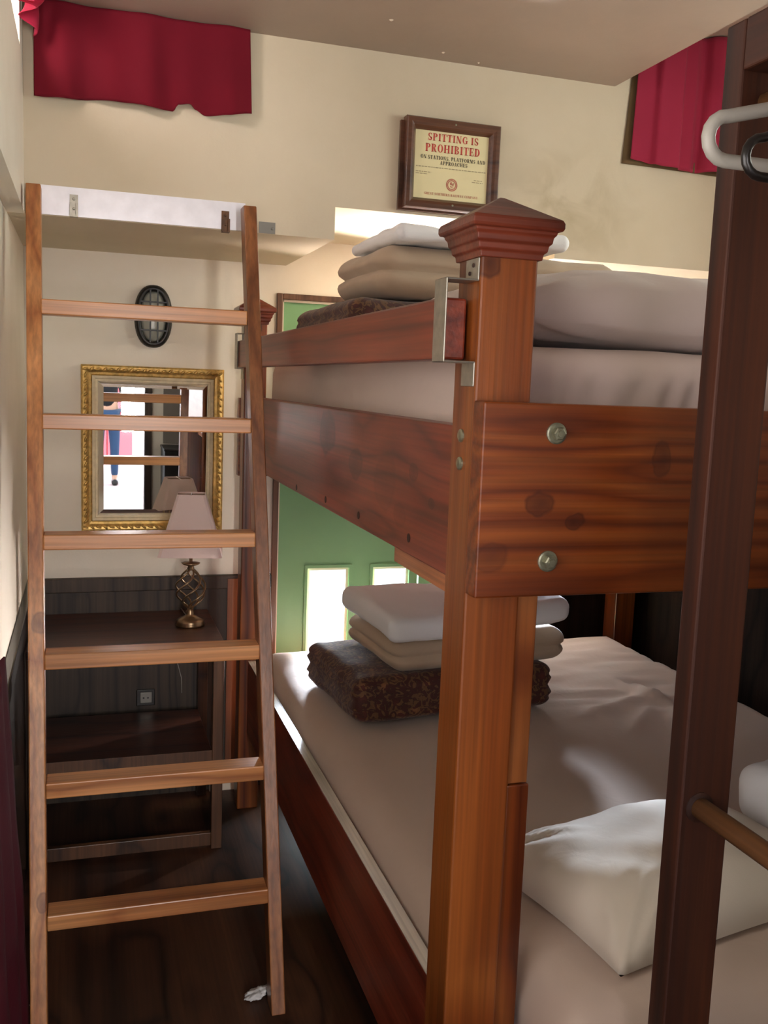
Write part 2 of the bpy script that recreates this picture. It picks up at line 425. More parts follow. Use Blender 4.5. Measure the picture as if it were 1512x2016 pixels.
M['hair'] = plain('dark hair', srgb(36, 26, 20), .5)

# ------------------------------------------------------------------ camera
F_PX = 1871.0
yaw, pitch, roll = 0.307621, 0.1325587, -0.0379893
cy, sy, cp, sp = math.cos(yaw), math.sin(yaw), math.cos(pitch), math.sin(pitch)
fwd = Vector((sy*cp, cy*cp, -sp)); r0 = Vector((cy, -sy, 0)); d0 = fwd.cross(r0)
rgt = math.cos(roll)*r0 + math.sin(roll)*d0; dwn = -math.sin(roll)*r0 + math.cos(roll)*d0
cam = bpy.data.cameras.new('camera'); co = bpy.data.objects.new('camera', cam); C.objects.link(co)
cam.sensor_fit = 'VERTICAL'; cam.sensor_height = 36; cam.lens = F_PX/2016*36; cam.clip_start = .02
mw = Matrix((( rgt.x, -dwn.x, -fwd.x, 0), (rgt.y, -dwn.y, -fwd.y, 0), (rgt.z, -dwn.z, -fwd.z, 1.6), (0, 0, 0, 1)))
co.matrix_world = mw
sc.camera = co

# ------------------------------------------------------------------ room shell
YB, YF = 3.60, 2.87                 # back wall, front of the upper wall
XL, XR = -.20, 2.25
YR = -1.15                          # rear wall
CZ, CZ2 = 2.585, 2.775
struct('floor', bx(XL-.1, XR+.1, YR-.1, YB+.1, -.1, 0), M['floor'])
# low ceiling with plaster flecks, higher strip on the right
struct('ceiling', bx(XL-.1, 1.64, YR-.1, YF, CZ, CZ2+.1), M['ceil'])
struct('ceiling.001', bx(1.64, XR+.1, YR-.1, YF, CZ2, CZ2+.1), M['ceil'])
b = BM()
for (x, y, r) in ((.62, 2.5, .008), (.70, 2.44, .005), (.80, 2.62, .005), (1.02, 2.80, .004), (.56, 2.42, .004), (.88, 2.28, .004), (1.15, 2.84, .003)):
    lathe(b, [(r*1.3, 0), (r, -.0015), (r*.4, -.003)], (x, y, CZ), 8)
struct('trim_5', b, M['cream'])
# back wall with openings for the door, and the added window behind the near post
DX0, DX1, DZ = .712, 1.43, 1.905
WX0, WX1, WZ0, WZ1 = 1.455, 1.87, 1.05, 2.02
b = BM()
box(b, XL, DX0-.022, YB, YB+.1, 0, 2.9)
box(b, DX0-.022, WX0, YB, YB+.1, DZ+.022, 2.9)
box(b, WX0, WX1, YB, YB+.1, 0, WZ0); box(b, WX0, WX1, YB, YB+.1, WZ1, 2.9)
box(b, WX1, XR+.1, YB, YB+.1, 0, 2.9)
struct('wall_back', b, M['wall'])
# upper wall: a deep bulkhead with a notch above the door
prof = [(XL, 2.03), (.722, 2.03), (.722, 2.125), (1.46, 2.125), (1.46, 2.03), (XR, 2.03), (XR, 2.9), (XL, 2.9)]
struct('wall_upper', prism(BM(), prof, 'y', YF, YB), M['upper'])
# left wall with the high window, and its shallow ledge
LY0, LY1, LZ0, LZ1 = 1.75, 2.74, 2.43, 2.575
b = BM()
SY0, SY1, SZ0, SZ1 = -.05, 1.05, 1.12, 1.98  # opening for the added side window
box(b, XL-.1, XL, YR-.1, SY0, 0, 2.9); box(b, XL-.1, XL, SY1, LY0, 0, 2.9); box(b, XL-.1, XL, LY1, YB+.1, 0, 2.9)
box(b, XL-.1, XL, SY0, SY1, 0, SZ0); box(b, XL-.1, XL, SY0, SY1, SZ1, 2.9)
box(b, XL-.1, XL, LY0, LY1, 0, LZ0); box(b, XL-.1, XL, LY0, LY1, LZ1, 2.9)
struct('wall_left', b, M['wall'])
b = BM()
box(b, XL, -.155, YR, LY0, 2.03, CZ); box(b, XL, -.155, LY1, YF, 2.03, CZ)
box(b, XL, -.155, LY0, LY1, 2.03, LZ0); box(b, XL, -.155, LY0, LY1, LZ1, CZ)
struct('trim_1', b, M['wall'])
RY0, RY1, RZ0, RZ1 = 1.30, 2.20, 2.02, 2.56  # opening for the added right window
b = BM()
box(b, XR, XR+.1, YR-.1, RY0, 0, 2.9); box(b, XR, XR+.1, RY1, YB+.1, 0, 2.9)
box(b, XR, XR+.1, RY0, RY1, 0, RZ0); box(b, XR, XR+.1, RY0, RY1, RZ1, 2.9)
struct('wall_right', b, M['wall'])
# rear wall with a doorway to the courtyard
RX0, RX1, RZ = -.16, .545, 2.05
b = BM()
box(b, XL, RX0, YR-.1, YR, 0, 2.9); box(b, RX1, XR, YR-.1, YR, 0, 2.9); box(b, RX0, RX1, YR-.1, YR, RZ, 2.9)
struct('wall_rear', b, M['wall'])
b = BM()
box(b, RX0, RX0+.04, YR-.1, YR+.02, 0, RZ); box(b, RX1-.06, RX1, YR-.1, YR+.02, 0, RZ); box(b, RX0+.04, RX1-.06, YR-.1, YR+.02, RZ-.04, RZ)
struct('door_2', b, M['panel'])

# dark panelling with its cap
def panelling(name, x0, x1, y0, y1, mat, cap, into, top=.858):
    b = BM(); box(b, x0, x1, y0, y1, 0, top-.043)
    o = struct(name, b, mat)
    b = BM(); e = .010
    X0, X1, Y0, Y1 = x0, x1, y0, y1
    if into == 'y': Y0 -= e
    if into == 'x': X1 += e
    if into == '-x': X0 -= e
    box(b, X0, X1, Y0, Y1, top-.053, top)
    obj('rail_cap', b, M['panel'] if into == 'y' else mat, o, bevel=.004)
    return o
panelling('trim_2', XL+.016, .69, YB-.016, YB, M['panel'], True, 'y')
panelling('trim_3', WX1+.03, XR, YB-.016, YB, M['darkpanel'], True, 'y')
panelling('trim_4', XL, XL+.016, YR, YB, M['black'], True, 'x')
panelling('trim_6', XR-.016, XR, YR, YB-.016, M['darkpanel'], True, '-x', 1.30)
struct('trim_7', bx(.519, .565, YB-.030, YB-.017, .02, .845), M['stile'])
struct('baseboard_back', bx(.46, .60, YB-.034, YB-.017, 0, .06), M['cream'])

# green door with two glazed panes
def lit_window(name, rects): pass
d1 = bpy.data.objects.new('door_1', None); C.objects.link(d1); d1.location = (DX0, YB, 0); d1['kind'] = 'structure'
b = BM()
box(b, DX0-.022, DX0, YB-.012, YB+.09, 0, DZ+.022); box(b, DX0, WX0-.002, YB-.012, YB+.09, DZ, DZ+.022)
box(b, DX1, WX0-.002, YB-.012, YB+.09, 0, DZ)
obj('door_frame', b, M['dframe'], d1, bevel=.003)
obj('stop_bead', box(box(BM(), DX0, DX0+.006, YB, YB+.03, 0, DZ), DX0, DX1, YB, YB+.03, DZ-.008, DZ), M['cream'], d1)
panes = ((.838, 1.008, .36, .872), (1.108, 1.262, .36, .872))
LX1 = 1.300
b = BM(); y0, y1 = YB+.012, YB+.052
x = DX0+.006
box(b, x, panes[0][0], y0, y1, .01, DZ-.008)
box(b, panes[0][1], panes[1][0], y0, y1, .01, DZ-.008)
box(b, panes[1][1], LX1, y0, y1, .01, DZ-.008)
for p in panes:
    box(b, p[0], p[1], y0, y1, .01, p[2]); box(b, p[0], p[1], y0, y1, p[3], DZ-.008)
leaf = obj('door_leaf', b, M['green'], d1)
tag(leaf, 'green painted door leaf')
obj('side_panel', bx(LX1+.007, DX1, y0, y1, .01, DZ-.008), M['green'], d1)
for p in panes:
    b = BM(); e = .012
    box(b, p[0]-e, p[0], y0-.008, y0, p[2]-e, p[3]+e); box(b, p[1], p[1]+e, y0-.008, y0, p[2]-e, p[3]+e)
    box(b, p[0], p[1], y0-.008, y0, p[2]-e, p[2]); box(b, p[0], p[1], y0-.008, y0, p[3], p[3]+e)
    f = obj('pane_beading', b, M['green'], d1)
    b = BM(); e = .011
    box(b, p[0], p[0]+e, y0+.004, y0+.014, p[2], p[3]); box(b, p[1]-e, p[1], y0+.004, y0+.014, p[2], p[3]); box(b, p[0]+e, p[1]-e, y0+.004, y0+.014, p[3]-e, p[3])
    obj('glow_bead', b, M['cream'], f)  # cream lip, glow around the glass put into its colour
    obj('glass_pane', bx(p[0], p[1], y0+.016, y0+.02, p[2], p[3]), M['glass'], f)
# unseen window behind the near post, added to bring in back light
w2 = bpy.data.objects.new('unseen_window_2', None); C.objects.link(w2); w2.location = (WX0, YB, WZ0); w2['kind'] = 'structure'
b = BM(); t = .02
box(b, WX0, WX0+t, YB-.004, YB+.09, WZ0, WZ1); box(b, WX1-t, WX1, YB-.004, YB+.09, WZ0, WZ1)
box(b, WX0+t, WX1-t, YB-.004, YB+.09, WZ0, WZ0+t); box(b, WX0+t, WX1-t, YB-.004, YB+.09, WZ1-t, WZ1)
obj('window_frame', b, M['cream'], w2)  # frame of the added window
obj('glass_pane', bx(WX0+t, WX1-t, YB+.03, YB+.034, WZ0+t, WZ1-t), M['glass'], w2)  # glass of the added window
# high window in the left wall
w1 = bpy.data.objects.new('window_1', None); C.objects.link(w1); w1.location = (XL, LY0, LZ0); w1['kind'] = 'structure'
b = BM(); t = .015
box(b, XL-.09, XL-.02, LY0, LY0+t, LZ0, LZ1); box(b, XL-.09, XL-.02, LY1-t, LY1, LZ0, LZ1)
box(b, XL-.09, XL-.02, LY0+t, LY1-t, LZ0, LZ0+t); box(b, XL-.09, XL-.02, LY0+t, LY1-t, LZ1-t, LZ1)
obj('window_frame', b, M['cream'], w1)
obj('glass_pane', bx(XL-.06, XL-.056, LY0+t, LY1-t, LZ0+t, LZ1-t), M['glass'], w1)

w4 = bpy.data.objects.new('unseen_window_4', None); C.objects.link(w4); w4.location = (XR, RY0, RZ0); w4['kind'] = 'structure'  # unseen window, added to light the right of the upper wall
b = BM(); t = .025
box(b, XR+.01, XR+.09, RY0, RY0+t, RZ0, RZ1); box(b, XR+.01, XR+.09, RY1-t, RY1, RZ0, RZ1)
box(b, XR+.01, XR+.09, RY0+t, RY1-t, RZ0, RZ0+t); box(b, XR+.01, XR+.09, RY0+t, RY1-t, RZ1-t, RZ1)
obj('window_frame', b, M['cream'], w4)  # frame of the added right window
obj('glass_pane', bx(XR+.056, XR+.06, RY0+t, RY1-t, RZ0+t, RZ1-t), M['glass'], w4)  # glass of the added right window
w3 = bpy.data.objects.new('unseen_window_3', None); C.objects.link(w3); w3.location = (XL, SY0, SZ0); w3['kind'] = 'structure'  # unseen side window, added to light the left faces of the bunk
b = BM(); t = .025
box(b, XL-.09, XL-.01, SY0, SY0+t, SZ0, SZ1); box(b, XL-.09, XL-.01, SY1-t, SY1, SZ0, SZ1)
box(b, XL-.09, XL-.01, SY0+t, SY1-t, SZ0, SZ0+t); box(b, XL-.09, XL-.01, SY0+t, SY1-t, SZ1-t, SZ1)
obj('window_frame', b, M['cream'], w3)  # frame of the added side window
obj('glass_pane', bx(XL-.06, XL-.056, SY0+t, SY1-t, SZ0+t, SZ1-t), M['glass'], w3)  # glass of the added side window

# ------------------------------------------------------------------ bunk bed
PX0, PX1 = .567, .661
bed = thing('bunk_bed', (1.35, 2.4, 0), 'reddish brown stained pine bunk bed with capped square posts', 'bed')
def post(x0, x1, y0, y1, z1=1.815):
    p = obj('post', bx(x0, x1, y0, y1, 0, z1), M['bunk_z'], bed, bevel=.004)
    cx, cyy = (x0+x1)/2, (y0+y1)/2; w = x1-x0
    b = BM()
    # stepped moulding then the pyramid lid
    def ring(h, z): return [b.verts.new((cx+sx*h, cyy+sy_*h, z)) for sx, sy_ in ((-1,-1),(1,-1),(1,1),(-1,1))]
    pr = [(.001, -.035), (.006, -.035), (.008, -.026), (.015, -.023), (.017, -.014), (.023, -.011), (.025, -.002), (.031, .002), (.031, .006), (.041, .007), (.044, .011), (.044, .018), (.040, .023)]
    rs = [ring(w/2+o*.62, z1+.031+z) for o, z in pr] + [ring(.004, z1+.092)]
    for i in range(len(rs)-1):
        for k in range(4): b.faces.new((rs[i][k], rs[i][(k+1) % 4], rs[i+1][(k+1) % 4], rs[i+1][k]))
    b.faces.new(rs[0][::-1]); b.faces.new(rs[-1])
    obj('post_cap', b, M['cap'], p, bevel=.0015)
    return p
pn = post(PX0, PX1, 1.35, 1.441, 1.80)
pf = post(.540, .618, 3.385, 3.463, 1.80)
post(2.09, 2.18, 1.35, 1.441, 1.80); post(2.10, 2.19, 3.385, 3.475, 1.80)
def hexbolt(parent, c, axis, r=.0165):
    b = BM(); s = -1
    lathe(b, [(r, 0), (r, .003*s), (r*.85, .004*s)], c, 24, axis)
    c2 = Vector(c); c2['xyz'.index(axis)] += .004*s
    lathe(b, [(r*.64, 0), (r*.64, .010*s), (r*.50, .0115*s)], c2, 6, axis)
    c3 = Vector(c2); c3['xyz'.index(axis)] += .0115*s
    lathe(b, [(r*.34, 0), (r*.3, .002*s)], c3, 14, axis)
    return obj('bolt', b, M['bolt'], parent)
# near and far end boards
er = obj('end_board', bx(.565, 2.175, 1.308, 1.3495, 1.283, 1.582), M['bunk_x'], bed, bevel=.003)
hexbolt(er, (.686, 1.308, 1.537), 'y'); hexbolt(er, (.684, 1.308, 1.339), 'y')
obj('end_board', bx(.536, 2.19, 3.4755, 3.515, 1.25, 1.535), M['bunk_x'], bed, bevel=.003)
# long boards between the posts
sr = obj('side_board', bx(.571, .613, 1.4415, 3.3845, 1.290, 1.540), M['red_y'], bed, bevel=.003)
obj('side_board', bx(2.13, 2.172, 1.4415, 3.3845, 1.290, 1.540), M['red_y'], bed, bevel=.003)
for (yy, zz) in ((2.62, 1.305), (2.28, 1.313), (1.98, 1.316), (1.64, 1.322)):
    b = BM(); lathe(b, [(.0085, 0), (.0085, -.001), (.006, -.0012)], (.571, yy, zz), 16, 'x')
    obj('bolt_hole', b, M['darkhole'], sr)
for zz in (1.526, 1.482):
    b = BM(); lathe(b, [(.0105, 0), (.0105, -.003), (.007, -.005), (.0015, -.0055)], (PX0, 1.395, zz), 18, 'x')
    obj('bolt', b, M['bolt'], pn)
obj('cross_bar', bx(.64, .665, 1.46, 1.93, 1.222, 1.272), M['litpine'], bed, bevel=.002)  # paler than the other boards, light from below put into its colour
obj('bunk_base', bx(.6135, 2.129, 1.442, 3.384, 1.275, 1.300), M['bunk_y'], bed)
# lower bunk: boards and base
obj('side_board', bx(.571, .600, 1.4415, 3.3845, .295, .572), M['red_y'], bed, bevel=.003)
obj('side_board', bx(2.13, 2.172, 1.4415, 3.3845, .295, .50), M['red_y'], bed, bevel=.003)
obj('bunk_base', bx(.6005, 2.129, 1.442, 3.384, .40, .43), M['bunk_y'], bed)
tag(obj('board_edge', bx(.5715, .5985, 1.4425, 3.3835, .5722, .5745), M['litedge'], bed), 'pale cut edge of the board, lit highlight in its colour')  # pale strip, lit ledge highlight put into its colour
obj('bunk_base', bx(.72, 2.07, 1.20, 1.4415, .40, .43), M['bunk_y'], bed)
obj('end_board', bx(.72, 2.085, 1.168, 1.199, .26, .49), M['bunk_x'], bed, bevel=.003)
obj('end_board', bx(.622, 2.098, 3.40, 3.44, .30, .55), M['bunk_x'], bed, bevel=.003)
obj('cleat', bx(.6615, .699, 1.360, 1.40, .955, 1.282), M['cleat'], bed, bevel=.002)
obj('cleat', bx(.6615, .701, 1.356, 1.40, 0, .9535), M['bunk_z'], bed, bevel=.002)
# removable guard rail held in two bent straps
gr = obj('guard_rail', bx(.521, .5625, 1.388, 3.50, 1.643, 1.737), M['red_y'], bed, bevel=.004)
def strap(yc, xb, z0, zt, w=.05):
    b = BM(); h = w/2; t = .003
    xo = .517
    path = [(xb, zt+.032), (xb, zt), (xo, zt), (xo, z0), (xb, z0), (xb, z0-.035)]
    # each leg a thin flat bar
    for i in range(5):
        (xa, za), (xc, zc) = path[i], path[i+1]
        if abs(xa-xc) < 1e-6: box(b, xa-t/2-.0015, xa+t/2-.0015, yc-h, yc+h, min(za, zc)-t/2, max(za, zc)+t/2)
        else: box(b, min(xa, xc)-t/2-.0015, max(xa, xc)-.0001, yc-h, yc+h, za-t/2, za+t/2)
    return b
st = obj('strap', strap(1.379, PX0, 1.6395, 1.762), M['galv'], bed, bevel=.0015)
for (yy, zz) in ((1.372, 1.785), (1.386, 1.774)):
    b = BM(); lathe(b, [(.0032, 0), (.0032, -.0015), (.002, -.002)], (PX0-.0032, yy, zz), 10, 'x'); obj('screw', b, M['darkhole'], st)
obj('strap', strap(3.43, .540, 1.6395, 1.762), M['galv'], bed, bevel=.0015)

# ------------------------------------------------------------------ mattresses and bedding
def mattress(name, outline_notch, x0, x1, y0, y1, z0, z1, mat, label, r=.05, wr=None, step=.03):
    cx, cyy, cz = (x0+x1)/2, (y0+y1)/2, (z0+z1)/2
    def disp(p, n, h):
        q = p.copy()
        wx, wy, wz = p.x+cx, p.y+cyy, p.z+cz
        a = .004*fnoise((wx, wy, wz), 3.0, 1.0) + .0025*fnoise((wx, wy, wz), 9.0, 4.0)
        q += n*a
        if wr: q = wr(q, n, wx, wy, wz)
        return q
    bm = softbox((x1-x0, y1-y0, z1-z0), r, step, disp)
    xf(bm, (cx, cyy, cz))
    o = obj(name, bm, mat, None, smooth=True)
    tag(o, label, 'mattress')
    return o
def upper_wr(q, n, wx, wy, wz):
    # gathered pleats on the near end, stronger towards the tuck
    if n.y < -.5:
        k = max(0, min(1, (1.668-wz)/.07))
        s = math.sin(wx*95 + 6*fnoise((wx, 0, wz), 5, 2.0)*1.5)
        q = q + n*(.011*k*s*(.4+.6*max(0, fnoise((wx, 0, 0), 6, 7)+.5)))
        q.y += .012*k*k
    if n.x < -.5:
        q = q + n*(.003*math.sin(wy*11+4*fnoise((wx, wy, wz), 2, 3)))
    return q
mattress('mattress', None, .617, 2.10, 1.475, 3.33, 1.3015, 1.679, M['sheetpink'], 'thick upper bunk mattress under an off-white fitted sheet', r=.06, wr=upper_wr, step=.016)

# lower mattress: wraps the corner post, so its outline has a notch
def lower_mattress():
    out = [(.606, 1.47), (.606, 3.385), (2.085, 3.385), (2.085, 1.205), (.715, 1.205), (.715, 1.47)]
    bm = BM(); step = .026
    xs = [.606 + i*(.715-.606)/5 for i in range(5)] + [.715 + i*(2.085-.715)/54 for i in range(55)]
    ys = [1.205 + i*(1.47-1.205)/10 for i in range(10)] + [1.47 + i*(3.385-1.47)/76 for i in range(77)]
    z0, z1, r = .4315, .622, .09
    def inside(x, y): return not (x < .715-1e-6 and y < 1.47-1e-6)
    def edge(x, y):
        # signed distance from outline, inside positive (approximate)
        d = min(2.085-x, y-1.205, 3.385-y)
        if y >= 1.47-1e-6:
            d = min(d, x-.606)
            if x < .715: d = min(d, y-1.47)
        else: d = min(d, x-.715)
        if x >= .715 and y >= 1.47: d = min(d, math.hypot(x-.715, y-1.47) + .0 if False else d)
        return max(0, d)
    def hgt(x, y):
        d = edge(x, y); t = min(1, d/r)
        z = z1 - r*.75*(1-math.sqrt(max(0, 1-(1-t)**2)))
        P = (x, y, 0)
        a = .0035*fnoise(P, 3, 5) + .002*fnoise(P, 9, 2)
        # creases in the sheet at the far right
        def crease(ax, ay, bx_, by, w, hh):
            nonlocal a
            vx, vy = bx_-ax, by-ay; L2 = vx*vx+vy*vy
            u = max(0, min(1, ((x-ax)*vx+(y-ay)*vy)/L2))
            dd = math.hypot(x-ax-u*vx, y-ay-u*vy)
            a += hh*math.exp(-(dd/w)**2)*math.sin(PI*min(1, max(0, u))*.9+.15)
        crease(1.72, 2.78, 1.80, 2.48, .022, .030)
        crease(1.80, 2.48, 1.74, 2.30, .02, .022)
        crease(1.40, 2.45, 1.76, 2.62, .018, .014)
        crease(1.50, 2.30, 1.72, 2.52, .02, .016)
        crease(1.62, 2.20, 1.76, 2.46, .018, .014)
        crease(1.86, 2.62, 1.95, 2.40, .018, .012)
        k = max(0, min(1, (y-2.3)/.3))*max(0, min(1, (x-1.2)/.3))
        a += .013*k*fnoise((x*.9+.3*y, y*2.4, 0), 6, 9)
        if d < .03: a *= d/.03
        return z + a
    V = {}
    for i, x in enumerate(xs):
        for j, y in enumerate(ys):
            if inside(x, y): V[i, j] = bm.verts.new((x, y, hgt(x, y)))
    for i in range(len(xs)-1):
        for j in range(len(ys)-1):
            k = [(i, j), (i+1, j), (i+1, j+1), (i, j+1)]
            if all(q in V for q in k): bm.faces.new([V[q] for q in k])
    be = [e for e in bm.edges if e.is_boundary]
    ret = bmesh.ops.extrude_edge_only(bm, edges=be)
    nv = [v for v in ret['geom'] if isinstance(v, bmesh.types.BMVert)]
    for v in nv: v.co.z = (z0+z1)/2-.01
    ret = bmesh.ops.extrude_edge_only(bm, edges=[e for e in bm.edges if e.is_boundary])
    for v in ret['geom']:
        if isinstance(v, bmesh.types.BMVert): v.co.z = z0
    bmesh.ops.holes_fill(bm, edges=[e for e in bm.edges if e.is_boundary], sides=0)
    o = obj('mattress', bm, M['sheet'], None, smooth=True)
    return tag(o, 'wide lower bunk mattress under a creased pale sheet', 'mattress')
lower_mattress()

def pillow(name, loc, L, W, T, rz, mat, label, seed=0, rx=0, ry=0, flat=.45, cut=.06, group=None, low=.55):
    bm = BM(); n = 44; V = {}
    for s in (0, 1):
        for i in range(n+1):
            for j in range(n+1):
                u, v = -1+2*i/n, -1+2*j/n
                u, v = math.sin(u*PI/2)*.35+u*.65, math.sin(v*PI/2)*.35+v*.65
                edge_ = i in (0, n) or j in (0, n)
                if s == 1 and edge_: V[s, i, j] = V[0, i, j]; continue
                x = u*L/2*(1-cut*(1-v*v)); y = v*W/2*(1-cut*(1-u*u))
                t = (max(0, 1-u*u)*max(0, 1-v*v))**flat
                z = T/2*t
                # wrinkles drawn towards the corners
                cu = min(abs(u), abs(v)); rad = math.atan2(abs(v)-1.15, abs(u)-1.15)
                w = .014*math.sin(rad*22 + seed + 3*fnoise((u, v, s), 2, seed))*max(0, cu-.35)
                w += .013*fnoise((x, y, s), 5.5, seed) + .004*fnoise((x, y, s), 15, seed)
                z += w*min(1, t*2)
                zz = z if s == 0 else -z*low
                V[s, i, j] = bm.verts.new((x, y, zz))
        for i in range(n):
            for j in range(n):
                q = [V[s, i, j], V[s, i+1, j], V[s, i+1, j+1], V[s, i, j+1]]
                bm.faces.new(q if s == 0 else q[::-1])
    xf(bm, loc, rz, rx, ry)
    o = obj(name, bm, mat, None, smooth=True)
    return tag(o, label, 'pillow', group)

pillow('pillow', (1.10, 1.735, 1.748), .86, .50, .168, math.radians(-1), M['pillowg'],
       'plump grey-beige pillow lying on the upper bunk mattress', seed=3, flat=.29, cut=.03, low=.85)
pillow('pillow', (1.105, 1.532, .637), .60, .41, .25, math.radians(11), M['pillow'],
       'big white pillow on the lower bunk in front of the damask stack', seed=9, flat=.36, cut=.05, low=.10)

def folded(name, loc, dim, rz, mat, label, cat, r=.03, lay=3, groove=.010, seed=0, droop=None, step=.016, amp=.006, tilt=(0, 0), lump=None):
    def disp(p, n, h):
        q = p.copy()
        horiz = math.hypot(n.x, n.y)
        if horiz > .3 and lay > 1:
            ph = (p.z+h[2])/(2*h[2])*lay
            g = abs(math.sin(PI*ph + .5*fnoise((p.x, p.y, 0), 4, seed)))
            q -= Vector((n.x, n.y, 0))*groove*horiz*(1-g)**1.6
        q += n*(amp*fnoise(p, 6, seed) + amp*.5*fnoise(p, 15, seed+3))
        if n.z > .3 and amp: q.z += amp*.8*fnoise((p.x*1.2, p.y*.7, 0), 5, seed+8)
        if lump: q = lump(q, h)
        return q
    bm = softbox(dim, r, step, disp)
    xf(bm, loc, rz, tilt[0], tilt[1])
    o = obj(name, bm, mat, None, smooth=True)
    return tag(o, label, cat)

# lower stack
folded('blanket', (1.03, 2.745, .700), (.66, .50, .135), math.radians(4), M['damask'],
       'folded brown and gold damask blanket at the bottom of the lower bunk stack', 'blanket', r=.045, lay=4, groove=.012, seed=2, tilt=(math.radians(-1.5), 0))
folded('duvet', (1.12, 2.74, .822), (.60, .42, .10), math.radians(5), M['duvet'],
       'folded beige duvet between the damask blanket and white towel, lower bunk', 'duvet', r=.05, lay=2, groove=.016, seed=5, amp=.005)
def towel_lump(q, h):
    q.z -= .02*max(0, -q.y/h[1])**2
    q.z += .035*max(0, q.x/h[0])
    return q
folded('towel', (1.10, 2.71, .924), (.60, .42, .072), math.radians(5), M['towel'],
       'folded white towel on top of the lower bunk stack', 'towel', r=.028, lay=1, seed=11, amp=.008, lump=towel_lump)
# upper stack
folded('blanket', (.985, 2.53, 1.750), (.78, .58, .120), math.radians(2), M['damask'],
       'folded brown damask blanket behind the guard rail on the upper bunk', 'blanket', r=.05, lay=3, groove=.012, seed=7)
folded('duvet', (1.01, 2.44, 1.879), (.70, .40, .124), math.radians(2), M['duvet'],
       'rolled beige duvet on the damask blanket of the upper bunk', 'duvet', r=.062, lay=2, groove=.026, seed=14, amp=.006)
folded('towel', (.93, 2.40, 1.966), (.46, .40, .038), math.radians(2), M['towel'],
       'folded white towel topping the upper bunk stack under the bulkhead', 'towel', r=.019, lay=1, seed=21, amp=.010, tilt=(0, math.radians(-1.5)))
# white cloth by the pillow at the right edge
folded('towel', (1.60, 1.66, .697), (.24, .30, .13), math.radians(20), M['towel'],
       'white folded cloth on the lower bunk right of the dark rack post', 'towel', r=.04, lay=1, seed=31, amp=.012)

# ------------------------------------------------------------------ ladder
lad = thing('ladder', (.16, 2.2, 0), 'pale pine ladder with six rungs leaning against the upper wall', 'ladder')
sl = .255
ay = Vector((0, sl, 1)).normalized(); an = Vector((0, -1, sl)).normalized()    # along the rail, and its front normal
def lrail(x0, x1, zt, dep=.062):
    b = BM()
    def pt(x, z, k): return (x, 2.19+sl*z+k, z)
    vs = []
    for z in (0, zt):
        for x in (x0, x1):
            for k in (0, dep): vs.append(b.verts.new(pt(x, z, k)))
    for f in ((0,1,3,2),(4,6,7,5),(0,4,5,1),(2,3,7,6),(0,2,6,4),(1,5,7,3)): b.faces.new([vs[i] for i in f])
    return b
def lrail_skew(xb0, xb1, xt0, xt1, zt, dep=.062):
    b = BM(); vs = []
    for z, (a, c) in ((0, (xb0, xb1)), (zt, (xt0, xt1))):
        for x in (a, c):
            for k in (0, dep): vs.append(b.verts.new((x, 2.19+sl*z+k, z)))
    for f in ((0,1,3,2),(4,6,7,5),(0,4,5,1),(2,3,7,6),(0,2,6,4),(1,5,7,3)): b.faces.new([vs[i] for i in f])
    return b
obj('rail', lrail_skew(-.128, -.089, -.144, -.107, 2.086), M['lad_z'], lad, bevel=.003)
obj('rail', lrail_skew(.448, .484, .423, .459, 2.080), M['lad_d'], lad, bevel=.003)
for i, (z, xr) in enumerate(((1.748, .426), (1.457, .430), (1.158, .434), (.870, .438), (.568, .442), (.267, .446))):
    xl = -.106 + (1.748-z)*.0105
    b = BM(); h = .039; y0 = 2.19+sl*(z+h/2)-.002; dpt = .066
    box(b, xl, xr, y0, y0+dpt, z, z+h)
    obj('rung', b, M['lad_x'], lad, bevel=.003)

# bright metal strip along the bottom of the upper wall, behind the ladder top
ms = thing('metal_strip', (.17, YF, 2.05), 'shiny aluminium strip across the upper wall behind the ladder top', 'metal strip')
obj('strip', bx(-.150, .450, YF-.006, YF-.0003, 2.032, 2.110), M['alu'], ms)
def hook(x, z, m):
    b = BM()
    box(b, x-.011, x+.011, YF-.010, YF-.0065, z-.030, z+.028)
    box(b, x-.011, x+.011, YF-.030, YF-.0065, z-.034, z-.030)
    for k in (-1, 1): box(b, x+k*.008-.003, x+k*.008+.003, YF-.030, YF-.027, z-.030, z+.004)
    lathe(b, [(.004, 0), (.004, -.003), (.002, -.004)], (x, YF-.010, z+.016), 10, 'y')
    lathe(b, [(.004, 0), (.004, -.003), (.002, -.004)], (x, YF-.010, z-.010), 10, 'y')
    return obj('hook', b, m, ms)
hook(-.026, 2.062, M['galv']); tag(hook(.392, 2.055, M['rod']), 'brownish hook')
wb = obj('wall_bracket', bx(.492, .540, YF-.004, YF-.0003, 2.031, 2.063), M['steel'])
b = bmesh.new(); b.from_mesh(wb.data); lathe(b, [(.004, 0), (.004, -.002), (.002, -.003)], (.531, YF-.004, 2.045), 10, 'y'); b.to_mesh(wb.data); b.free()
tag(wb, 'small grey metal plate on the upper wall right of the ladder top', 'bracket')

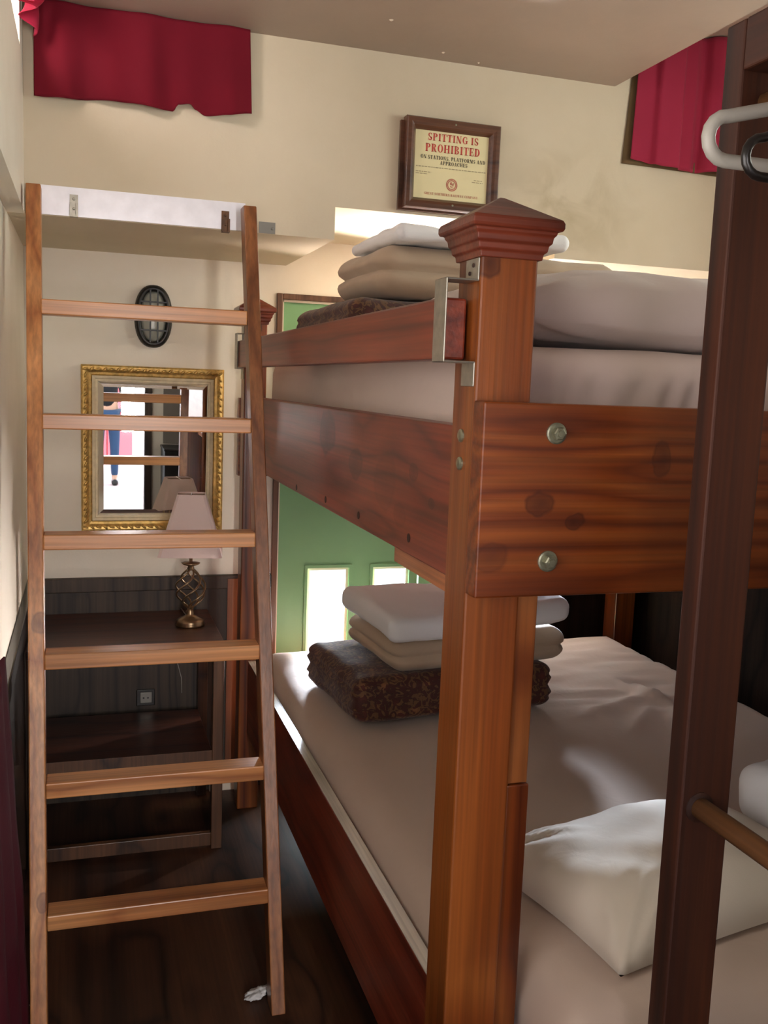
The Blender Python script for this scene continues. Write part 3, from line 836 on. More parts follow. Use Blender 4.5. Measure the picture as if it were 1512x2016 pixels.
# ------------------------------------------------------------------ curtains
def interp(tab, x):
    if x <= tab[0][0]: return tab[0][1]
    for (a, va), (b_, vb) in zip(tab, tab[1:]):
        if x <= b_: 
            t = (x-a)/(b_-a); t = t*t*(3-2*t); return va+(vb-va)*t
    return tab[-1][1]
def curtain(name, x0, x1, ztop, hem, y, foldf, mat, nx=120, nz=30, parent=None, tilt=None):
    bm = BM(); V = {}
    for i in range(nx+1):
        x = x0+(x1-x0)*i/nx; zb = interp(hem, x)
        for j in range(nz+1):
            t = j/nz; z = ztop+(zb-ztop)*t
            xx = x + (tilt(x, t) if tilt else 0)
            V[i, j] = bm.verts.new((xx, y+foldf(x, t), z))
    for i in range(nx):
        for j in range(nz): bm.faces.new((V[i, j], V[i+1, j], V[i+1, j+1], V[i, j+1]))
    return obj(name, bm, mat, parent, smooth=True, solid=.0025)
hemL = [(-.129, 2.334), (-.045, 2.335), (.034, 2.346), (.115, 2.346), (.184, 2.338), (.236, 2.340), (.250, 2.360), (.281, 2.364), (.297, 2.350), (.324, 2.338), (.381, 2.341), (.453, 2.358)]
def foldL(x, t):
    f = -.014 + .010*math.sin(x*26+.6) * (.6+.6*t) + .006*math.sin(x*58+1) * (.3+t)
    return f - .012
c1 = curtain('curtain', -.126, .452, CZ-.002, hemL, YF, foldL, M['crimson'], tilt=lambda x, t: .010*t*max(0, x)*2)
tag(c1, 'wide crimson curtain over the upper wall above the ladder top', 'curtain')
hemR = [(1.685, 2.37), (1.74, 2.36), (1.82, 2.347), (1.95, 2.345), (2.16, 2.345)]
def foldR(x, t):
    s = (x-1.70)
    f = -.03
    f += .018*math.tanh(6*math.sin(s*34+.2))*.6
    if x > 1.93: f += .016*math.sin((x-1.93)*60)*(.5+.5*t)
    return f
cr = thing('curtain', (1.9, YF-.01, 2.45), 'crimson pleated curtain in the high right corner beside the rack post', 'curtain')
curtain('curtain_cloth', 1.715, 2.20, CZ2-.003, hemR, YF, foldR, M['crimsonr'], parent=cr, tilt=lambda x, t: -.012*t*max(0, 1-(x-1.7)*6))
curtain('lining', 1.708, 2.20, CZ2-.003, [(1.70, 2.349), (2.2, 2.341)], YF, lambda x, t: -.004, M['lining'], nx=20, parent=cr, tilt=lambda x, t: -.028*t*max(0, 1-(x-1.7)*3))
# bunched curtain at the high left window
b = BM(); V = {}; n = 40; m_ = 18
for i in range(n+1):
    for j in range(m_+1):
        u = i/n; t = j/m_
        y = 2.62+.17*u; z = CZ-.002-(.085-.02*math.sin(u*PI*1.0)+.03*u*u)*t
        x = -.135 + .022*math.sin(u*14+t*1.2) + .030*t*(1-t)*3*math.sin(u*PI)
        V[i, j] = b.verts.new((x, y, z))
for i in range(n):
    for j in range(m_): b.faces.new((V[i, j], V[i+1, j], V[i+1, j+1], V[i, j+1]))
cb = obj('curtain', b, M['crimsonthin'], smooth=True, solid=.002)
tag(cb, 'bunched thin pink-red curtain glowing in the top left corner', 'curtain')
# burgundy drape hanging low along the left wall
b = BM(); V = {}; n = 90; m_ = 30
for i in range(n+1):
    for j in range(m_+1):
        u = i/n; t = j/m_
        y = .75 + (.93+.48*t)*u; z = 1.12-(1.117)*t
        x = -.132 + .012*math.sin(u*38+.8*math.sin(t*3))*(.4+.6*t) + .006*fnoise((y, z, 0), 4, 3)
        V[i, j] = b.verts.new((x, y, z))
for i in range(n):
    for j in range(m_): b.faces.new((V[i, j], V[i+1, j], V[i+1, j+1], V[i, j+1]))
dr = obj('drape', b, M['drape'], smooth=True, solid=.003)
tag(dr, 'dark burgundy drape hanging to the floor at the left edge', 'drape')

# ------------------------------------------------------------------ framed notice
GLY = {}
def _g():
    R = lambda x0, y0, x1, y1: [(x0, y0), (x1, y0), (x1, y1), (x0, y1)]
    Q = lambda a, b_, w: [(a[0], a[1]), (a[0]+w, a[1]), (b_[0]+w, b_[1]), (b_[0], b_[1])]
    s, k = .07, .26            # serif height, fat stem width
    def stem(x, w=k): return [R(x, 0, x+w, 1), R(x-.08, 0, x+w+.08, s), R(x-.08, 1-s, x+w+.08, 1)]
    def arc(cx, cy_, rx, ry, ix, iy, a0, a1, n=12):
        out = []
        for i in range(n):
            t0 = math.radians(a0+(a1-a0)*i/n); t1 = math.radians(a0+(a1-a0)*(i+1)/n)
            out.append([(cx+rx*math.cos(t0), cy_+ry*math.sin(t0)), (cx+rx*math.cos(t1), cy_+ry*math.sin(t1)), (cx+ix*math.cos(t1), cy_+iy*math.sin(t1)), (cx+ix*math.cos(t0), cy_+iy*math.sin(t0))])
        return out
    GLY['I'] = (.5, stem(.12))
    GLY['P'] = (.85, stem(.1)+arc(.4, .73, .42, .27, .16, .20, -90, 90))
    GLY['R'] = (.95, stem(.1)+arc(.4, .75, .40, .25, .15, .18, -90, 90)+[Q((.62, 0), (.36, .5), .26), R(.6, 0, .95, s)])
    GLY['B'] = (.88, stem(.1)+arc(.4, .76, .36, .24, .13, .17, -90, 90)+arc(.4, .26, .42, .26, .17, .19, -90, 90))
    GLY['D'] = (.95, stem(.1)+arc(.38, .5, .52, .5, .24, .43, -90, 90))
    GLY['O'] = (.95, arc(.475, .5, .45, .51, .2, .44, 0, 360, 20))
    GLY['C'] = (.85, arc(.475, .5, .45, .51, .2, .44, 50, 310, 18)+[R(.70, .62, .78, .95)])
    GLY['G'] = (.95, arc(.475, .5, .45, .51, .2, .44, 50, 310, 18)+[R(.70, .62, .78, .95), R(.62, .05, .85, .42), R(.52, .40, .92, .47)])
    GLY['S'] = (.72, arc(.36, .74, .32, .27, .12, .19, 30, 230, 12)+arc(.36, .27, .34, .28, .12, .19, -150, 50, 12)+[Q((.42, .30), (.06, .60), .26), R(.58, .66, .64, .96), R(.04, .04, .10, .36)])
    GLY['T'] = (.85, [R(.3, 0, .56, 1), R(.18, 0, .68, s), R(.02, .91, .84, 1), R(.02, .66, .08, .95), R(.78, .66, .84, .95)])
    GLY['N'] = (1.0, [R(.12, 0, .19, 1), R(.78, 0, .85, 1), R(0, 0, .3, s), R(.66, 1-s, .97, 1), Q((.62, 0), (.08, 1), .25)])
    GLY['H'] = (1.05, stem(.1)+stem(.68)+[R(.3, .46, .75, .54)])
    GLY['E'] = (.8, stem(.1)+[R(.3, 0, .76, s), R(.3, .93, .74, 1), R(.3, .46, .58, .53), R(.68, 0, .76, .28), R(.67, .72, .74, 1), R(.54, .36, .6, .63)])
    GLY['L'] = (.78, stem(.1)+[R(.3, 0, .74, s), R(.66, 0, .74, .32)])
    GLY['F'] = (.76, stem(.1)+[R(.3, .93, .72, 1), R(.3, .46, .56, .53), R(.66, .7, .72, 1), R(.52, .36, .58, .63)])
    GLY['A'] = (.98, [Q((.1, 0), (.42, 1), .07), Q((.62, 0), (.38, 1), .26), R(.2, .3, .65, .37), R(0, 0, .3, s), R(.54, 0, .98, s)])
    GLY['M'] = (1.15, [R(.12, 0, .19, 1), R(.78, 0, 1.02, 1), R(0, 0, .3, s), R(.68, 0, 1.12, s), Q((.48, 0), (.08, 1), .25), Q((.5, 0), (.80, 1), .08)])
    GLY['W'] = (1.2, [Q((.28, 0), (.06, 1), .24), Q((.34, 0), (.58, 1), .07), Q((.72, 0), (.48, 1), .24), Q((.80, 0), (1.06, 1), .07)])
    GLY['Y'] = (.95, [R(.34, 0, .6, .5), Q((.34, .42), (.06, 1), .26), Q((.52, .42), (.8, 1), .08), R(.22, 0, .72, s)])
    GLY[','] = (.35, [R(.08, 0, .26, .18), R(.16, -.15, .26, .05)])
_g()
def text_mesh(bm, s, cx, zb, hgt, y, width=None):
    w = sum((GLY[c][0]+.10 if c in GLY else .45) for c in s)
    sx = (width/w) if width else hgt
    x = cx - w*sx/2
    for c in s:
        if c in GLY:
            for poly in GLY[c][1]:
                bm.faces.new([bm.verts.new((x+px*sx, y, zb+pz*hgt)) for px, pz in poly])
            x += (GLY[c][0]+.10)*sx
        else: x += .45*sx
fx0, fx1, fz0, fz1 = .927, 1.236, 2.140, 2.408
sg = thing('framed_notice', ((fx0+fx1)/2, YF, fz0), 'walnut framed cream notice on the upper wall reading SPITTING IS PROHIBITED', 'sign')
def frame_mesh(x0, x1, z0, z1, y, prof):
    """mitred frame; prof = list of (inset from outer edge, height off the wall)"""
    bm = BM(); rings = []
    for ins, hh in prof:
        rings.append([bm.verts.new((xx, y-hh, zz)) for xx, zz in ((x0+ins, z0+ins), (x1-ins, z0+ins), (x1-ins, z1-ins), (x0+ins, z1-ins))])
    n = len(rings)
    for i in range(n):
        a, b_ = rings[i], rings[(i+1) % n]
        for k in range(4): bm.faces.new((a[k], a[(k+1) % 4], b_[(k+1) % 4], b_[k]))
    return bm
obj('frame', frame_mesh(fx0, fx1, fz0, fz1, YF-.0003, [(0, 0), (0, .030), (.004, .036), (.016, .036), (.024, .032), (.030, .024), (.034, .018), (.034, 0)]), M['frame'], sg, bevel=.001)
obj('frame_back', bx(fx0-.012, fx1-.03, YF-.0135, YF-.0004, fz0-.006, fz1-.012), M['frame'], sg)
pp = obj('paper', bx(fx0+.0338, fx1-.0338, YF-.017, YF-.0145, fz0+.0338, fz1-.0338), M['paper'], sg)
pcx = (fx0+fx1)/2; yt = YF-.0176
b = BM(); text_mesh(b, 'SPITTING IS', pcx+.004, 2.346, .0215, yt, .168); text_mesh(b, 'PROHIBITED', pcx+.004, 2.313, .0235, yt, .182); obj('heading', b, M['redink'], pp)
b = BM(); text_mesh(b, 'ON STATIONS, PLATFORMS AND', pcx+.006, 2.2915, .0110, yt, .214); text_mesh(b, 'APPROACHES', pcx+.008, 2.277, .0110, yt, .092); obj('wording', b, M['blkink'], pp)
b = BM()
rr = random.Random(3)
def greek(x0, x1, z, h):
    x = x0
    while x < x1:
        w = rr.uniform(.004, .012); w = min(w, x1-x)
        b.faces.new([b.verts.new((xx, yt, zz)) for xx, zz in ((x, z), (x+w, z), (x+w, z+h), (x, z+h))]); x += w+.0022
greek(.966, 1.196, 2.266, .0026); obj('small_print', b, M['fadeink'], pp)
b = BM(); greek(.966, 1.016, 2.251, .0022); greek(.966, 1.004, 2.245, .0022); obj('small_print', b, M['fadeink'], pp)
b = BM(); greek(1.158, 1.186, 2.240, .0022); greek(1.152, 1.188, 2.234, .0022); obj('small_print', b, M['fadeink'], pp)
b = BM(); text_mesh(b, 'GREAT NORTHERN RAILWAY COMPANY', pcx+.004, 2.186, .0072, yt, .178)
def ringf(cx, cz, r0, r1, n=28):
    for i in range(n):
        a0, a1 = 2*PI*i/n, 2*PI*(i+1)/n
        b.faces.new([b.verts.new((cx+r*math.cos(a), yt, cz+r*math.sin(a))) for r, a in ((r1, a0), (r1, a1), (r0, a1), (r0, a0))])
ringf(pcx+.004, 2.2205, .0155, .0190); ringf(pcx+.004, 2.2205, .0115, .0145)
for pl in ([(-.006, .007), (.000, .009), (.001, -.001), (-.006, .001)], [(.002, .004), (.007, .007), (.006, -.002), (.002, -.004)], [(-.006, -.002), (.0, -.004), (.001, -.009), (-.004, -.007)], [(.002, -.006), (.006, -.004), (.003, -.009)]):
    b.faces.new([b.verts.new((pcx+.004+x, yt, 2.2205+z)) for x, z in pl])
obj('emblem', b, M['redfade'], pp)
for zz in (fz0+.016, fz1-.014):
    b = BM(); lathe(b, [(.0032, 0), (.0032, -.0012), (.001, -.002)], (pcx+.002, YF-.0363, zz), 10, 'y'); obj('screw', b, M['bolt'], sg)

# ------------------------------------------------------------------ mirror
mx0, mx1, mz0, mz1 = -.012, .495, 1.034, 1.634
mr = thing('wall_mirror', (.24, YB, mz0), 'ornate gilt framed rectangular mirror on the back wall behind the ladder', 'mirror')
fr = obj('gilt_frame', frame_mesh(mx0, mx1, mz0, mz1, YB-.0005, [(0, 0), (0, .022), (.006, .030), (.016, .028), (.026, .022), (.034, .020), (.038, .016), (.038, 0)]), M['gold'], mr, smooth=False, bevel=.002)
# carved leaf ornament around the frame
b = BM()
def leaf_at(cx, cz, ang, s):
    m4 = Matrix.Translation((cx, YB-.029, cz)) @ Matrix.Rotation(ang, 4, 'Y')
    r = bmesh.ops.create_icosphere(b, subdivisions=2, radius=1.0)
    bmesh.ops.transform(b, matrix=m4 @ Matrix.Diagonal((s*1.0, .0065, s*.42, 1)), verts=r['verts'])
npx = 22; npz = 26
for i in range(npx):
    x = mx0+.014+(mx1-mx0-.028)*i/(npx-1)
    for zz, sg_ in ((mz0+.015, 1), (mz1-.015, -1)):
        leaf_at(x, zz, sg_*(.75 if i % 2 else .35), .0115)
for i in range(1, npz-1):
    z = mz0+.014+(mz1-mz0-.028)*i/(npz-1)
    for xx, sg_ in ((mx0+.015, 1), (mx1-.015, -1)):
        leaf_at(xx, z, PI/2+sg_*(.75 if i % 2 else .35), .0115)
obj('carving', b, M['gold'], fr, smooth=True)
i1 = .0375
obj('liner', frame_mesh(mx0+i1, mx1-i1, mz0+i1, mz1-i1, YB-.0005, [(0, 0), (0, .020), (.010, .017), (.012, .013), (.018, .012), (.020, .010), (.020, 0)]), M['gilt2'], mr, bevel=.001)
gx0, gx1, gz0, gz1 = mx0+.0572, mx1-.0572, mz0+.0572, mz1-.0572
def mirror_glass():
    bm = BM(); t = math.radians(.65)
    o_ = [(gx0, gz0), (gx1, gz0), (gx1, gz1), (gx0, gz1)]; e = .020
    i_ = [(gx0+e, gz0+e), (gx1-e, gz0+e), (gx1-e, gz1-e), (gx0+e, gz1-e)]
    cz = (gz0+gz1)/2
    yy = lambda z, k: YB-.0095 - k - (z-cz)*math.tan(t)
    A = [bm.verts.new((x, yy(z, 0)+.004, z)) for x, z in o_]; B = [bm.verts.new((x, yy(z, .0022), z)) for x, z in i_]
    B0 = [bm.verts.new((x, YB-.003, z)) for x, z in o_]
    bm.faces.new(B)
    for k in range(4):
        bm.faces.new((A[k], A[(k+1) % 4], B[(k+1) % 4], B[k])); bm.faces.new((A[k], A[(k+1) % 4], B0[(k+1) % 4], B0[k]))
    bm.faces.new(B0[::-1])
    return bm
obj('glass', mirror_glass(), M['mirror'], mr)

# ------------------------------------------------------------------ oval wall light
wl = thing('wall_light', (.236, YB, 1.814), 'black oval caged wall light above the gilt mirror', 'light')
def oval(bm, a, b_, y, n=40, cx=.238, cz=1.814):
    r = []
    for i in range(n):
        t = 2*PI*i/n; c, s = math.cos(t), math.sin(t)
        # stadium like oval
        x = a*math.copysign(abs(c)**.85, c); z = b_*math.copysign(abs(s)**.85, s)
        r.append(bm.verts.new((cx+x, y, cz+z)))
    return r
b = BM(); rs = [oval(b, .066, .111, YB-.0005), oval(b, .066, .111, YB-.022), oval(b, .060, .105, YB-.034), oval(b, .046, .091, YB-.036), oval(b, .044, .089, YB-.020), oval(b, .044, .089, YB-.0005)]
for i in range(5):
    for k in range(40): b.faces.new((rs[i][k], rs[i][(k+1) % 40], rs[i+1][(k+1) % 40], rs[i+1][k]))
body = obj('housing', b, M['blk'], wl, smooth=True)
b = BM(); rs = [oval(b, .0438, .0888, YB-.001), oval(b, .0438, .0888, YB-.018), oval(b, .036, .078, YB-.028), oval(b, .018, .04, YB-.033), oval(b, .002, .004, YB-.034)]
for i in range(4):
    for k in range(40): b.faces.new((rs[i][k], rs[i][(k+1) % 40], rs[i+1][(k+1) % 40], rs[i+1][k]))
b.faces.new(rs[0][::-1]); b.faces.new(rs[-1])
obj('lens', b, M['frost'], wl, smooth=True)
b = BM()
for x in (-.012, .014): box(b, .238+x-.0025, .238+x+.0025, YB-.042, YB-.036, 1.814-.092, 1.814+.092)
for z in (-.050, 0, .050): box(b, .238-.046, .238+.046, YB-.0415, YB-.0355, 1.814+z-.0025, 1.814+z+.0025)
obj('cage', b, M['blk'], wl)

# ------------------------------------------------------------------ console desk, lamp, socket
dk = thing('console_desk', (.13, 3.34, 0), 'dark brown open console desk against the back wall under the mirror', 'desk')
dx0, dx1, dy0, dy1, dz = -.180, .446, 3.10, 3.582, .727
obj('desk_top', bx(dx0, dx1, dy0-.006, dy1, dz-.028, dz), M['desk'], dk, bevel=.003)
for (xa, xb) in ((dx0, dx0+.035), (.408, .444)):
    obj('leg', bx(xa, xb, dy0, dy0+.04, 0, dz-.0285), M['deskz'], dk, bevel=.002)
    obj('leg', bx(xa, xb, dy1-.045, dy1-.005, 0, dz-.0285), M['deskz'], dk, bevel=.002)
obj('shelf', bx(dx0+.0355, .4075, dy0+.006, dy1-.05, .325, .352), M['desk'], dk, bevel=.002)
obj('shelf_edge', bx(dx0+.0355, .4075, dy0+.001, dy0+.0055, .312, .354), M['deskz'], dk, bevel=.001)
obj('front_rail', bx(dx0+.0355, .4075, dy0+.004, dy0+.026, .012, .058), M['deskz'], dk, bevel=.002)

lx, ly = .356, 3.35
lp = thing('table_lamp', (lx, ly, dz), 'pewter twisted-cage table lamp with pale square shade on the desk', 'lamp')
b = BM(); lathe(b, [(.050, .0), (.052, .006), (.048, .013), (.050, .018), (.040, .026), (.022, .034), (.013, .040), (.016, .048), (.011, .056), (.010, .066)], (lx, ly, dz), 28); obj('base', b, M['bronze'], lp, smooth=True)
b = BM(); zc0, zc1 = dz+.064, dz+.205
for k in range(6):
    pts = []
    for i in range(25):
        t = i/24; r = .007+.046*math.sin(PI*t**.95)**.9 if 0 < t < 1 else .007
        a = 2*PI*k/6+t*PI*1.05
        pts.append((lx+r*math.cos(a), ly+r*math.sin(a), zc0+(zc1-zc0)*t))
    tube(b, pts, .0034, 8)
obj('cage', b, M['bronze'], lp, smooth=True)
b = BM(); lathe(b, [(.010, .200), (.013, .206), (.010, .214), (.030, .222), (.033, .226), (.010, .228), (.006, .230), (.006, .275), (.012, .277), (.012, .315)], (lx, ly, dz), 20); obj('stem', b, M['bronze'], lp, smooth=True)
def sq_ring(bm, h, ch, z, rz):
    pts = [(-h+ch, -h), (h-ch, -h), (h, -h+ch), (h, h-ch), (h-ch, h), (-h+ch, h), (-h, h-ch), (-h, -h+ch)]
    c, s = math.cos(rz), math.sin(rz)
    return [bm.verts.new((lx+x*c-y*s, ly+x*s+y*c, z)) for x, y in pts]
b = BM(); rz_ = math.radians(-8)
ra = sq_ring(b, .108, .010, dz+.262, rz_); rb = sq_ring(b, .047, .008, dz+.472, rz_)
for k in range(8): b.faces.new((ra[k], ra[(k+1) % 8], rb[(k+1) % 8], rb[k]))
sh = obj('lamp_shade', b, M['shade'], lp, solid=.002)
b = BM()
for h_, z_ in ((.047, dz+.4705),):
    for a in (0, PI/2):
        c, s = math.cos(a+rz_), math.sin(a+rz_); tube(b, [(lx-c*h_, ly-s*h_, z_), (lx+c*h_, ly+s*h_, z_)], .0015, 6)
tube(b, [(lx, ly, dz+.316), (lx, ly, dz+.471)], .002, 6)
obj('shade_spider', b, M['bronze'], lp)
b = BM(); tube(b, [(lx+.03, ly+.045, dz+.006), (lx+.0, ly+.12, dz+.005), (lx-.01, dy1+.0035, dz+.006), (lx-.012, dy1+.0035, dz-.05), (.325, dy1+.0035, .56), (.350, dy1+.0035, .46), (.352, dy1+.0035, .40)], .0022, 7)
obj('cord', b, M['plwhite'], lp, smooth=True)
so = thing('wall_socket', (.215, 3.584, .39), 'dark metal wall socket on the panelling under the desk', 'socket')
obj('plate', bx(.183, .251, 3.5765, 3.5838, .360, .424), M['blk'], so, bevel=.003)
b = BM(); box(b, .196, .240, 3.5725, 3.5762, .372, .414); obj('face', b, M['steel'], so, bevel=.002)
b = BM()
for x in (.209, .225): lathe(b, [(.0035, 0), (.0035, -.0008), (.001, -.001)], (x, 3.5722, .393), 10, 'y')
obj('socket_hole', b, M['blk'], so)

# ------------------------------------------------------------------ clothes rack at the right
rk = thing('clothes_rack', (.865, .75, 0), 'dark stained clothes rack post with a round dowel at the right edge', 'rack')
kx0, kx1 = .812, .894
def rpost(y0, y1): return obj('post', bx(kx0, kx1, y0, y1, 0, 2.085), M['rack_z'], rk, bevel=.003)
rpost(1.100, 1.139); rpost(.30, .339)
obj('top_beam', bx(kx0, kx1, .3395, 1.0995, 2.02, 2.085), M['rack_y'], rk, bevel=.003)
b = BM(); tube(b, [(.842, .3392, 1.015), (.842, 1.0998, 1.015)], .0155, 20); dw = obj('dowel', b, M['rod'], rk, smooth=True)
b = BM(); lathe(b, [(.0225, 0), (.0225, -.002), (.0158, -.004)], (.842, 1.0998, 1.015), 24, 'y'); obj('dowel_collar', b, M['rack_x'], dw)
b = BM(); tube(b, [(.852, .3392, 1.985), (.852, 1.0998, 1.985)], .0125, 18); obj('hanging_rod', b, M['rod'], rk, smooth=True)

def hanger(name, hx, y, zb, half, loop, r, mat, label, yawd=0, rise=.10):
    """closed tube hanger; zb = height of lower bar centreline"""
    pts = []
    c, s = math.cos(math.radians(yawd)), math.sin(math.radians(yawd))
    def P(x, z): pts.append((hx+x*c, y+x*s, z))
    R_ = loop/2
    arm_t = zb+loop
    # right end
    for k in range(9):
        a = -PI/2+PI*k/8
        P(half-R_+R_*math.cos(a), zb+R_+R_*math.sin(a))
    # arms up to the neck and down
    for k in range(1, 6): P((half-R_)*(1-k/6), arm_t+rise*(k/6))
    P(0, arm_t+rise)
    for k in range(1, 6): P(-(half-R_)*(k/6), arm_t+rise*(1-k/6))
    for k in range(9):
        a = PI/2+PI*k/8
        P(-half+R_+R_*math.cos(a), zb+R_+R_*math.sin(a))
    for k in range(1, 8): P((-half+R_)*(1-k/4), zb)
    root = thing(name, (hx, y, zb), label, 'hanger', )
    b = BM(); tube(b, pts, r, 12, closed=True); obj('hanger_body', b, mat, root, smooth=True)
    # hook over the rod
    top = arm_t+rise; rodz = 1.985; hr = .0125+.0045
    hp = [(hx, y, top), (hx, y, max(top+.005, rodz-.030))]
    for k in range(11):
        a = math.radians(-70+k*24)
        hp.append((hx+hr*math.cos(a), y, rodz+hr*math.sin(a)))
    b = BM(); tube(b, hp, .003 if r > .006 else .0028, 8); obj('hook', b, mat, root, smooth=True)
hanger('clothes_hanger', .852, .87, 1.842, .244, .044, .0072, M['plwhite'], 'white plastic clothes hanger hooked on the rack, behind the black one', rise=.058)
hanger('clothes_hanger', .852, .80, 1.812, .250, .036, .0046, M['plblack'], 'black plastic clothes hanger hooked on the rack, nearer than the white one', rise=.085)

# ------------------------------------------------------------------ scraps on the floor
def scrap(loc, s, seed, label, name='tissue'):
    bm = BM(); r = bmesh.ops.create_icosphere(bm, subdivisions=4, radius=1.0)
    for v in bm.verts:
        p = v.co.copy(); k = 1+.45*fnoise(p, 2.2, seed)+.3*fnoise(p, 5, seed)
        v.co = Vector((p.x*k*s[0], p.y*k*s[1], p.z*k*s[2]))
    zmin = min(v.co.z for v in bm.verts)
    xf(bm, (loc[0], loc[1], loc[2]-zmin), .5)
    return tag(obj(name, bm, M['tissue'], smooth=True), label, 'litter')
scrap((.425, 2.275, .0005), (.034, .018, .010), 4, 'crumpled white tissue on the floor beside the ladder foot')
scrap((-.150, 2.37, .0005), (.010, .008, .006), 8, 'tiny white paper scrap on the floor at the left edge', 'paper_scrap')

# ------------------------------------------------------------------ what the mirror sees behind the camera
struct('floor.001', bx(-2.6, 3.2, -9.0, YR-.1, -.12, -.02), M['court'])
struct('wall_courtyard', bx(-2.6, 3.2, -9.1, -9.0, -.02, 3.4), M['court'])
gt = thing('red_gate', (.5, -8.95, -.02), 'red painted double gate across the courtyard seen in the mirror', 'gate')
obj('gate_leaf', bx(-.12, .34, -8.99, -8.93, -.02, 1.72), M['redwall'], gt, bevel=.01)
obj('gate_leaf', bx(.35, .75, -8.99, -8.93, -.02, 1.72), M['redwall'], gt, bevel=.01)
wd = thing('dark_cabinet', (.95, -1.0, 0), 'low black cabinet beside the rear doorway seen in the mirror', 'cabinet')
obj('cabinet_body', bx(.62, 1.10, -1.13, -.72, 0, .90), M['blk'], wd, bevel=.006)
obj('cabinet_top', bx(.615, 1.105, -1.135, -.715, .9005, .92), M['blk'], wd, bevel=.004)
struct('trim_8', bx(.64, 1.10, -1.15, -1.13, .93, 2.2), M['greywall'])
# person standing in the courtyard, only seen in the mirror
def person(loc, rz):
    root = thing('person', loc, 'person in black jacket and blue jeans standing in the courtyard, in the mirror', 'person')
    def skin(name, verts, edges, rad, mat, parent, rootv=0):
        me = bpy.data.meshes.new(name); me.from_pydata(verts, edges, []); o = bpy.data.objects.new(name, me); C.objects.link(o)
        me.materials.append(mat)
        o.modifiers.new('skin', 'SKIN'); s = o.modifiers.new('sub', 'SUBSURF'); s.levels = s.render_levels = 2
        for i, v in enumerate(me.skin_vertices[0].data): v.radius = rad[i]; v.use_root = (i == rootv)
        for p in me.polygons: p.use_smooth = True
        o.modifiers['skin'].use_smooth_shade = True
        o.parent = parent
        return o
    V = [(0,0,.95),(0,0,1.15),(0,0,1.38),(0,0,1.48),(0,.01,1.56),(0,.015,1.66),(0,.01,1.73),
         (-.17,0,1.40),(-.22,.01,1.14),(-.21,.09,.90),(-.21,.11,.83),(.17,0,1.40),(.22,.01,1.14),(.21,.09,.90),(.21,.11,.83),
         (-.09,0,.90),(-.10,.01,.50),(-.10,-.02,.09),(-.10,.10,.035),(.09,0,.90),(.10,.01,.50),(.10,-.02,.09),(.10,.10,.035)]
    E = [(0,1),(1,2),(2,3),(3,4),(4,5),(5,6),(2,7),(7,8),(8,9),(9,10),(2,11),(11,12),(12,13),(13,14),(0,15),(15,16),(16,17),(17,18),(0,19),(19,20),(20,21),(21,22)]
    Rd = [(.15,.105),(.13,.10),(.15,.10),(.055,.055),(.055,.06),(.075,.09),(.06,.075),(.06,.06),(.045,.045),(.034,.034),(.036,.018),(.06,.06),(.045,.045),(.034,.034),(.036,.018),
          (.085,.085),(.058,.06),(.04,.042),(.04,.03),(.085,.085),(.058,.06),(.04,.042),(.04,.03)]
    body = skin('body', V, E, Rd, M['skin'], root)
    jv = [0,1,2,7,8,9,11,12,13]
    mp = {v: i for i, v in enumerate(jv)}
    skin('jacket', [V[v] for v in jv], [(mp[a], mp[b_]) for a, b_ in E if a in mp and b_ in mp], [(Rd[v][0]*1.16, Rd[v][1]*1.16) for v in jv], M['jacket'], root)
    tv = [0,15,16,17,19,20,21]; mp = {v: i for i, v in enumerate(tv)}
    skin('jeans', [V[v] for v in tv], [(mp[a], mp[b_]) for a, b_ in E if a in mp and b_ in mp], [(Rd[v][0]*1.14, Rd[v][1]*1.14) for v in tv], M['jeans'], root)
    b = BM(); r = bmesh.ops.create_icosphere(b, subdivisions=3, radius=.105)
    for v in b.verts:
        v.co.y = v.co.y*1.05-.012; v.co.z = v.co.z*1.05+1.695
    bmesh.ops.delete(b, geom=[v for v in b.verts if v.co.y > .045 and v.co.z < 1.73 or v.co.z < 1.62], context='VERTS')
    h = obj('hair', b, M['hair'], None, smooth=True, solid=.01); h.parent = root
    for sx in (-1, 1):
        b = softbox((.085, .24, .075), .034, .02); xf(b, (sx*.10, .045, .0385)); q = obj('shoe', b, M['blk'], None, smooth=True); q.parent = root
    # fingers
    for sx in (-1, 1):
        vs = [(sx*.21, .11, .83)]; es = []; rd = [(.02, .014)]
        for k, ln in enumerate((.07, .08, .075, .06)):
            x = sx*(.21+(.018-.012*k)); 
            vs += [(x, .115+.006*k, .80), (x, .122+.006*k, .80-ln*.55), (x, .112+.006*k, .80-ln)]; n0 = len(vs)-3
            es += [(0, n0), (n0, n0+1), (n0+1, n0+2)]; rd += [(.009, .009), (.008, .008), (.006, .006)]
        vs += [(sx*.195, .135, .82), (sx*.19, .145, .785)]; es += [(0, len(vs)-2), (len(vs)-2, len(vs)-1)]; rd += [(.010, .010), (.008, .008)]
        skin('hand', vs, es, rd, M['skin'], root)
    root.rotation_euler = (0, 0, rz)
    return root
person((.27, -5.6, -.02), 0)

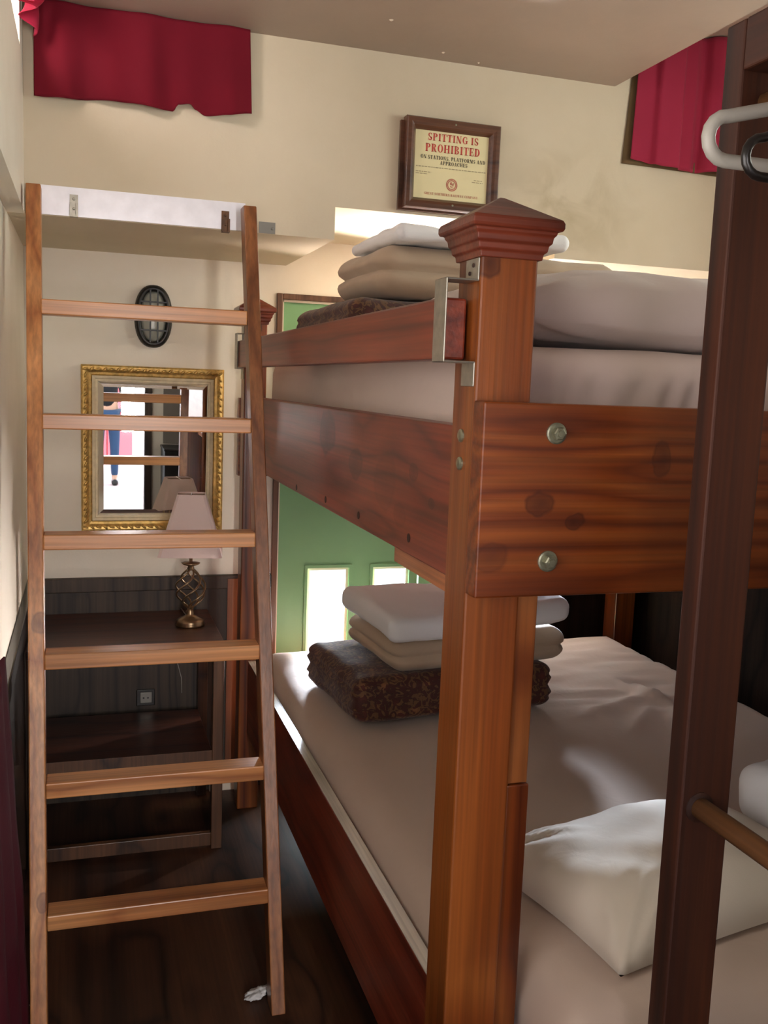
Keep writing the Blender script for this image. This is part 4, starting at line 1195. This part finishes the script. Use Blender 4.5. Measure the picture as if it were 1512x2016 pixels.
GROUPS = {'hanger': 'hangers on the clothes rack', 'pillow': 'pillows on the bunk bed', 'mattress': 'mattresses of the bunk bed',
          'blanket': 'folded bedding on the bunks', 'duvet': 'folded bedding on the bunks', 'towel': 'folded bedding on the bunks',
          'curtain': 'crimson curtains', 'litter': 'scraps on the floor'}
for o in C.objects:
    if o.parent is None and o.get('category') in GROUPS: o['group'] = GROUPS[o['category']]

# ------------------------------------------------------------------ light
w = bpy.data.worlds.new('sky'); sc.world = w; w.use_nodes = True
bg = w.node_tree.nodes['Background']; bg.inputs[0].default_value = (.86, .93, 1, 1); bg.inputs[1].default_value = 1.4
def area(name, loc, direction, sx, sy_, power, col):
    l = bpy.data.lights.new(name, 'AREA'); l.shape = 'RECTANGLE'; l.size = sx; l.size_y = sy_; l.energy = power; l.color = col
    o = bpy.data.objects.new(name, l); C.objects.link(o); o.location = loc
    o.rotation_euler = Vector(direction).to_track_quat('-Z', 'Y').to_euler()
    return o
area('unseen_window_fill', ((WX0+WX1)/2, YB+.22, 1.68), (0, -1, .1), .5, .7, 18, (.90, .95, 1))  # lamp outside the added window behind the near post
area('notch_uplight', (2.3, 4.2, .7), (-1.35, -1.1, 1.42), .6, .6, 800, (1, .88, .82))  # added uplight for the notch underside, no paving is built here
area('daylight_pane', (1.05, YB+.25, .62), (0, -1, 0), .6, .6, 32, (.86, .93, 1))
area('daylight_high', (XL-.25, (LY0+LY1)/2, 2.50), (1, 0, 0), .2, 1.0, 30, (1, .84, .80))
area('side_fill', (XL-.30, (SY0+SY1)/2, 1.55), (1, .30, 0), 1.1, .9, 9.5, (1, .85, .77))  # added fill through the unseen side window
area('right_fill', (XR+.28, (RY0+RY1)/2, 2.36), (-1, .35, -.12), .9, .55, 13, (.96, 1, .88))  # added fill through the unseen right window
area('daylight_court', (.41, -2.6, 1.7), (-.08, 1, -.08), .12, 1.6, 54, (1, .95, .88))
sun = bpy.data.lights.new('sun', 'SUN'); sun.energy = 18; sun.angle = math.radians(9); sun.color = (.74, .84, 1)
so_ = bpy.data.objects.new('sun', sun); C.objects.link(so_); so_.location = (3, 8, 5)
so_.rotation_euler = Vector((-.35, -1, -.25)).to_track_quat('-Z', 'Y').to_euler()

sc.view_settings.view_transform = 'Standard'; sc.view_settings.look = 'None'
sc.view_settings.gamma = 1; sc.view_settings.use_curve_mapping = False
sc.view_settings.exposure = 0.65
